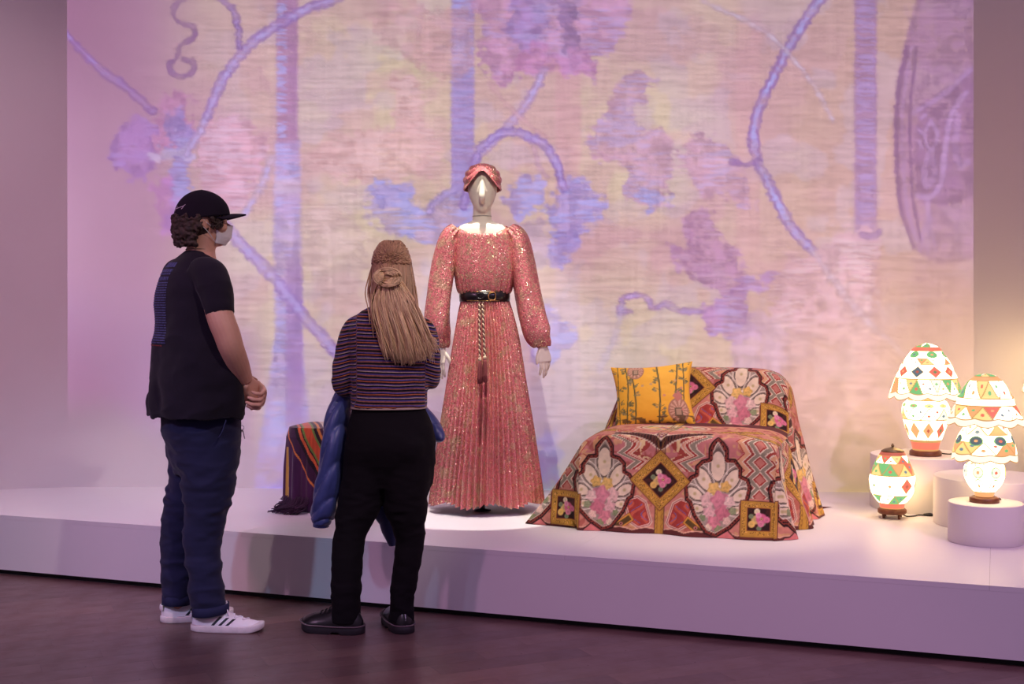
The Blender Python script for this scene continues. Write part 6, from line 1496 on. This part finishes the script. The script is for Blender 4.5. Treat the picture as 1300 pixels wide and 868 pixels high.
# ================================================================== STOOL under a purple fringed shawl
YS = 6.72; cs = np.array(P(424, 600, YS)); cs[2] = PLAT
st = empty('stool', Vector(cs), math.radians(-14), label='low stool under a dark purple fringed shawl with orange and green striped border', cat='stool')
nth, rws = 420, 230; th = np.arange(nth) * 2 * PI / nth; R = []; R0s = []; hw_, hd_, H0 = .205, .19, .425
def sq(th, e=5.5):
    tt = np.linspace(0, 2 * PI, 20001); c, s = np.cos(tt), np.sin(tt); x, y = np.sign(c) * np.abs(c) ** (2 / e), np.sign(s) * np.abs(s) ** (2 / e)
    L = np.concatenate([[0], np.cumsum(np.hypot(np.diff(x), np.diff(y)))]); q = th / (2 * PI) * L[-1]; return np.interp(q, L, x), np.interp(q, L, y)
sx, sy_ = sq(th)
for i in range(rws):
    t = i / (rws - 1)
    if t < .28:
        k = (t / .28) ** 1.0 * .96; z = H0 + .012 * (1 - k) + 0 * th
    else:
        q = (t - .28) / .72; k = .96 + .06 * min(1, q * 12) + .05 * q; z = H0 - .022 * (1 - math.exp(-q * 14)) - q * (H0 - .026) + 0 * th
        f_ = sstep(.02, .5, q); k = k + f_ * (.030 * np.sin(th * 17 + 1.2 * np.sin(th * 3)) + .016 * np.sin(th * 39 + 2.))
    R.append(np.stack([sx * hw_ * k, sy_ * hd_ * k, np.maximum(z, .004)], -1)); k0_ = min(t / .28, 1.0); R0s.append(np.stack([sx * hw_ * k0_, sy_ * hd_ * k0_, np.maximum(z, .004)], -1))
R = np.array(R); X_, Y_, Z_ = np.array(R0s)[..., 0], np.array(R0s)[..., 1], R[..., 2]
# the striped border crosses the front from the top-left corner downwards
hcoord = np.where(np.arange(rws)[:, None] < .28 * rws, H0 - .012 + (Y_ + hd_) * .9, Z_)
n_ = unit(np.array([.872, .49])); dline = (X_ + .195) * n_[0] + (hcoord - .418) * n_[1]
PX = np.empty(R.shape); PX[:] = C(66, 30, 68)
bands = [(0, .007, C(214, 132, 60)), (.007, .043, C(58, 28, 56)), (.043, .060, C(24, 18, 24)), (.060, .074, C(208, 104, 54)), (.074, .080, C(30, 22, 26)), (.080, .090, C(108, 148, 62)), (.090, .128, C(196, 88, 46)), (.128, .138, C(104, 144, 62)), (.138, .155, C(24, 18, 24)), (.155, .168, C(214, 140, 66)), (.168, .185, C(60, 28, 56)), (.185, .215, C(206, 196, 176)), (.215, .225, C(196, 88, 46)), (.225, .24, C(30, 20, 26)), (.24, .252, C(214, 140, 66))]
for d0, d1, c in bands: PX = np.where(((dline >= d0) & (dline < d1))[..., None], c, PX)
PX = np.where((dline > .252)[..., None], C(56, 28, 54), PX)
yel = (Y_ < 0) & (np.abs(X_ + .178 - .012 * (H0 - Z_)) < .004 + .018 * (H0 - Z_)) & (Z_ < H0 - .10) & (dline < 0)
PX = np.where(yel[..., None], C(190, 150, 62), PX)
PX = PX * (.85 + .3 * fbm(th[None] * 30, Z_ * 14, 2.))[..., None]
mesh('shawl', R.reshape(-1, 3), grid_faces(rws, nth, True), attr_mat('shawl_velvet', .75, .15, 200, .25, .3), st, col=lin(np.clip(PX, 0, 255)).reshape(-1, 3))
b = MB(); b.box((-.18, -.165, .20), (.18, .165, .41), .02); b.build('seat', M_sofab, st)
for lx in (-.15, .15):
    for ly in (-.14, .14): mesh('leg', *tube([(lx, ly, 0), (lx, ly, .22)], [.014, .018], 12), M_lwood, st)
M_fr = simple('fringe_purple', L4(52, 24, 50), .9, var=.3, scale=80)
rs = np.random.RandomState(31)
def fringe(cx, cy, dx, dy, n, spread, L):
    B = MB(); dr_ = unit(np.array([dx, dy, 0])); pr_ = np.array([-dr_[1], dr_[0], 0])
    for k in range(n):
        u = rs.uniform(-1, 1); p0 = np.array([cx, cy, .05 + .03 * rs.rand()]) + pr_ * u * spread * .8; l = L * rs.uniform(.75, 1.1)
        pts = [p0, p0 + dr_ * l * .25 + np.array([0, 0, -.030]), p0 + dr_ * l * .6 + pr_ * rs.randn() * .012 + np.array([0, 0, -.04]), p0 + dr_ * l + pr_ * rs.randn() * .02 + np.array([0, 0, -.047])]
        pts = [np.array([q[0], q[1], max(q[2], .003 + .012 * rs.rand() * (1 - j / 4))]) for j, q in enumerate(pts)]
        B.raw(tube(pts, [.004, .004, .0034, .002], 5, 9))
    o = mesh('fringe', B.v, B.f, M_fr, st); o['kind'] = 'stuff'
fringe(-.20, .06, -1, .12, 70, .05, .11); fringe(-.12, -.20, -.35, -1, 110, .10, .10); fringe(.17, -.20, .6, -.8, 110, .09, .10)
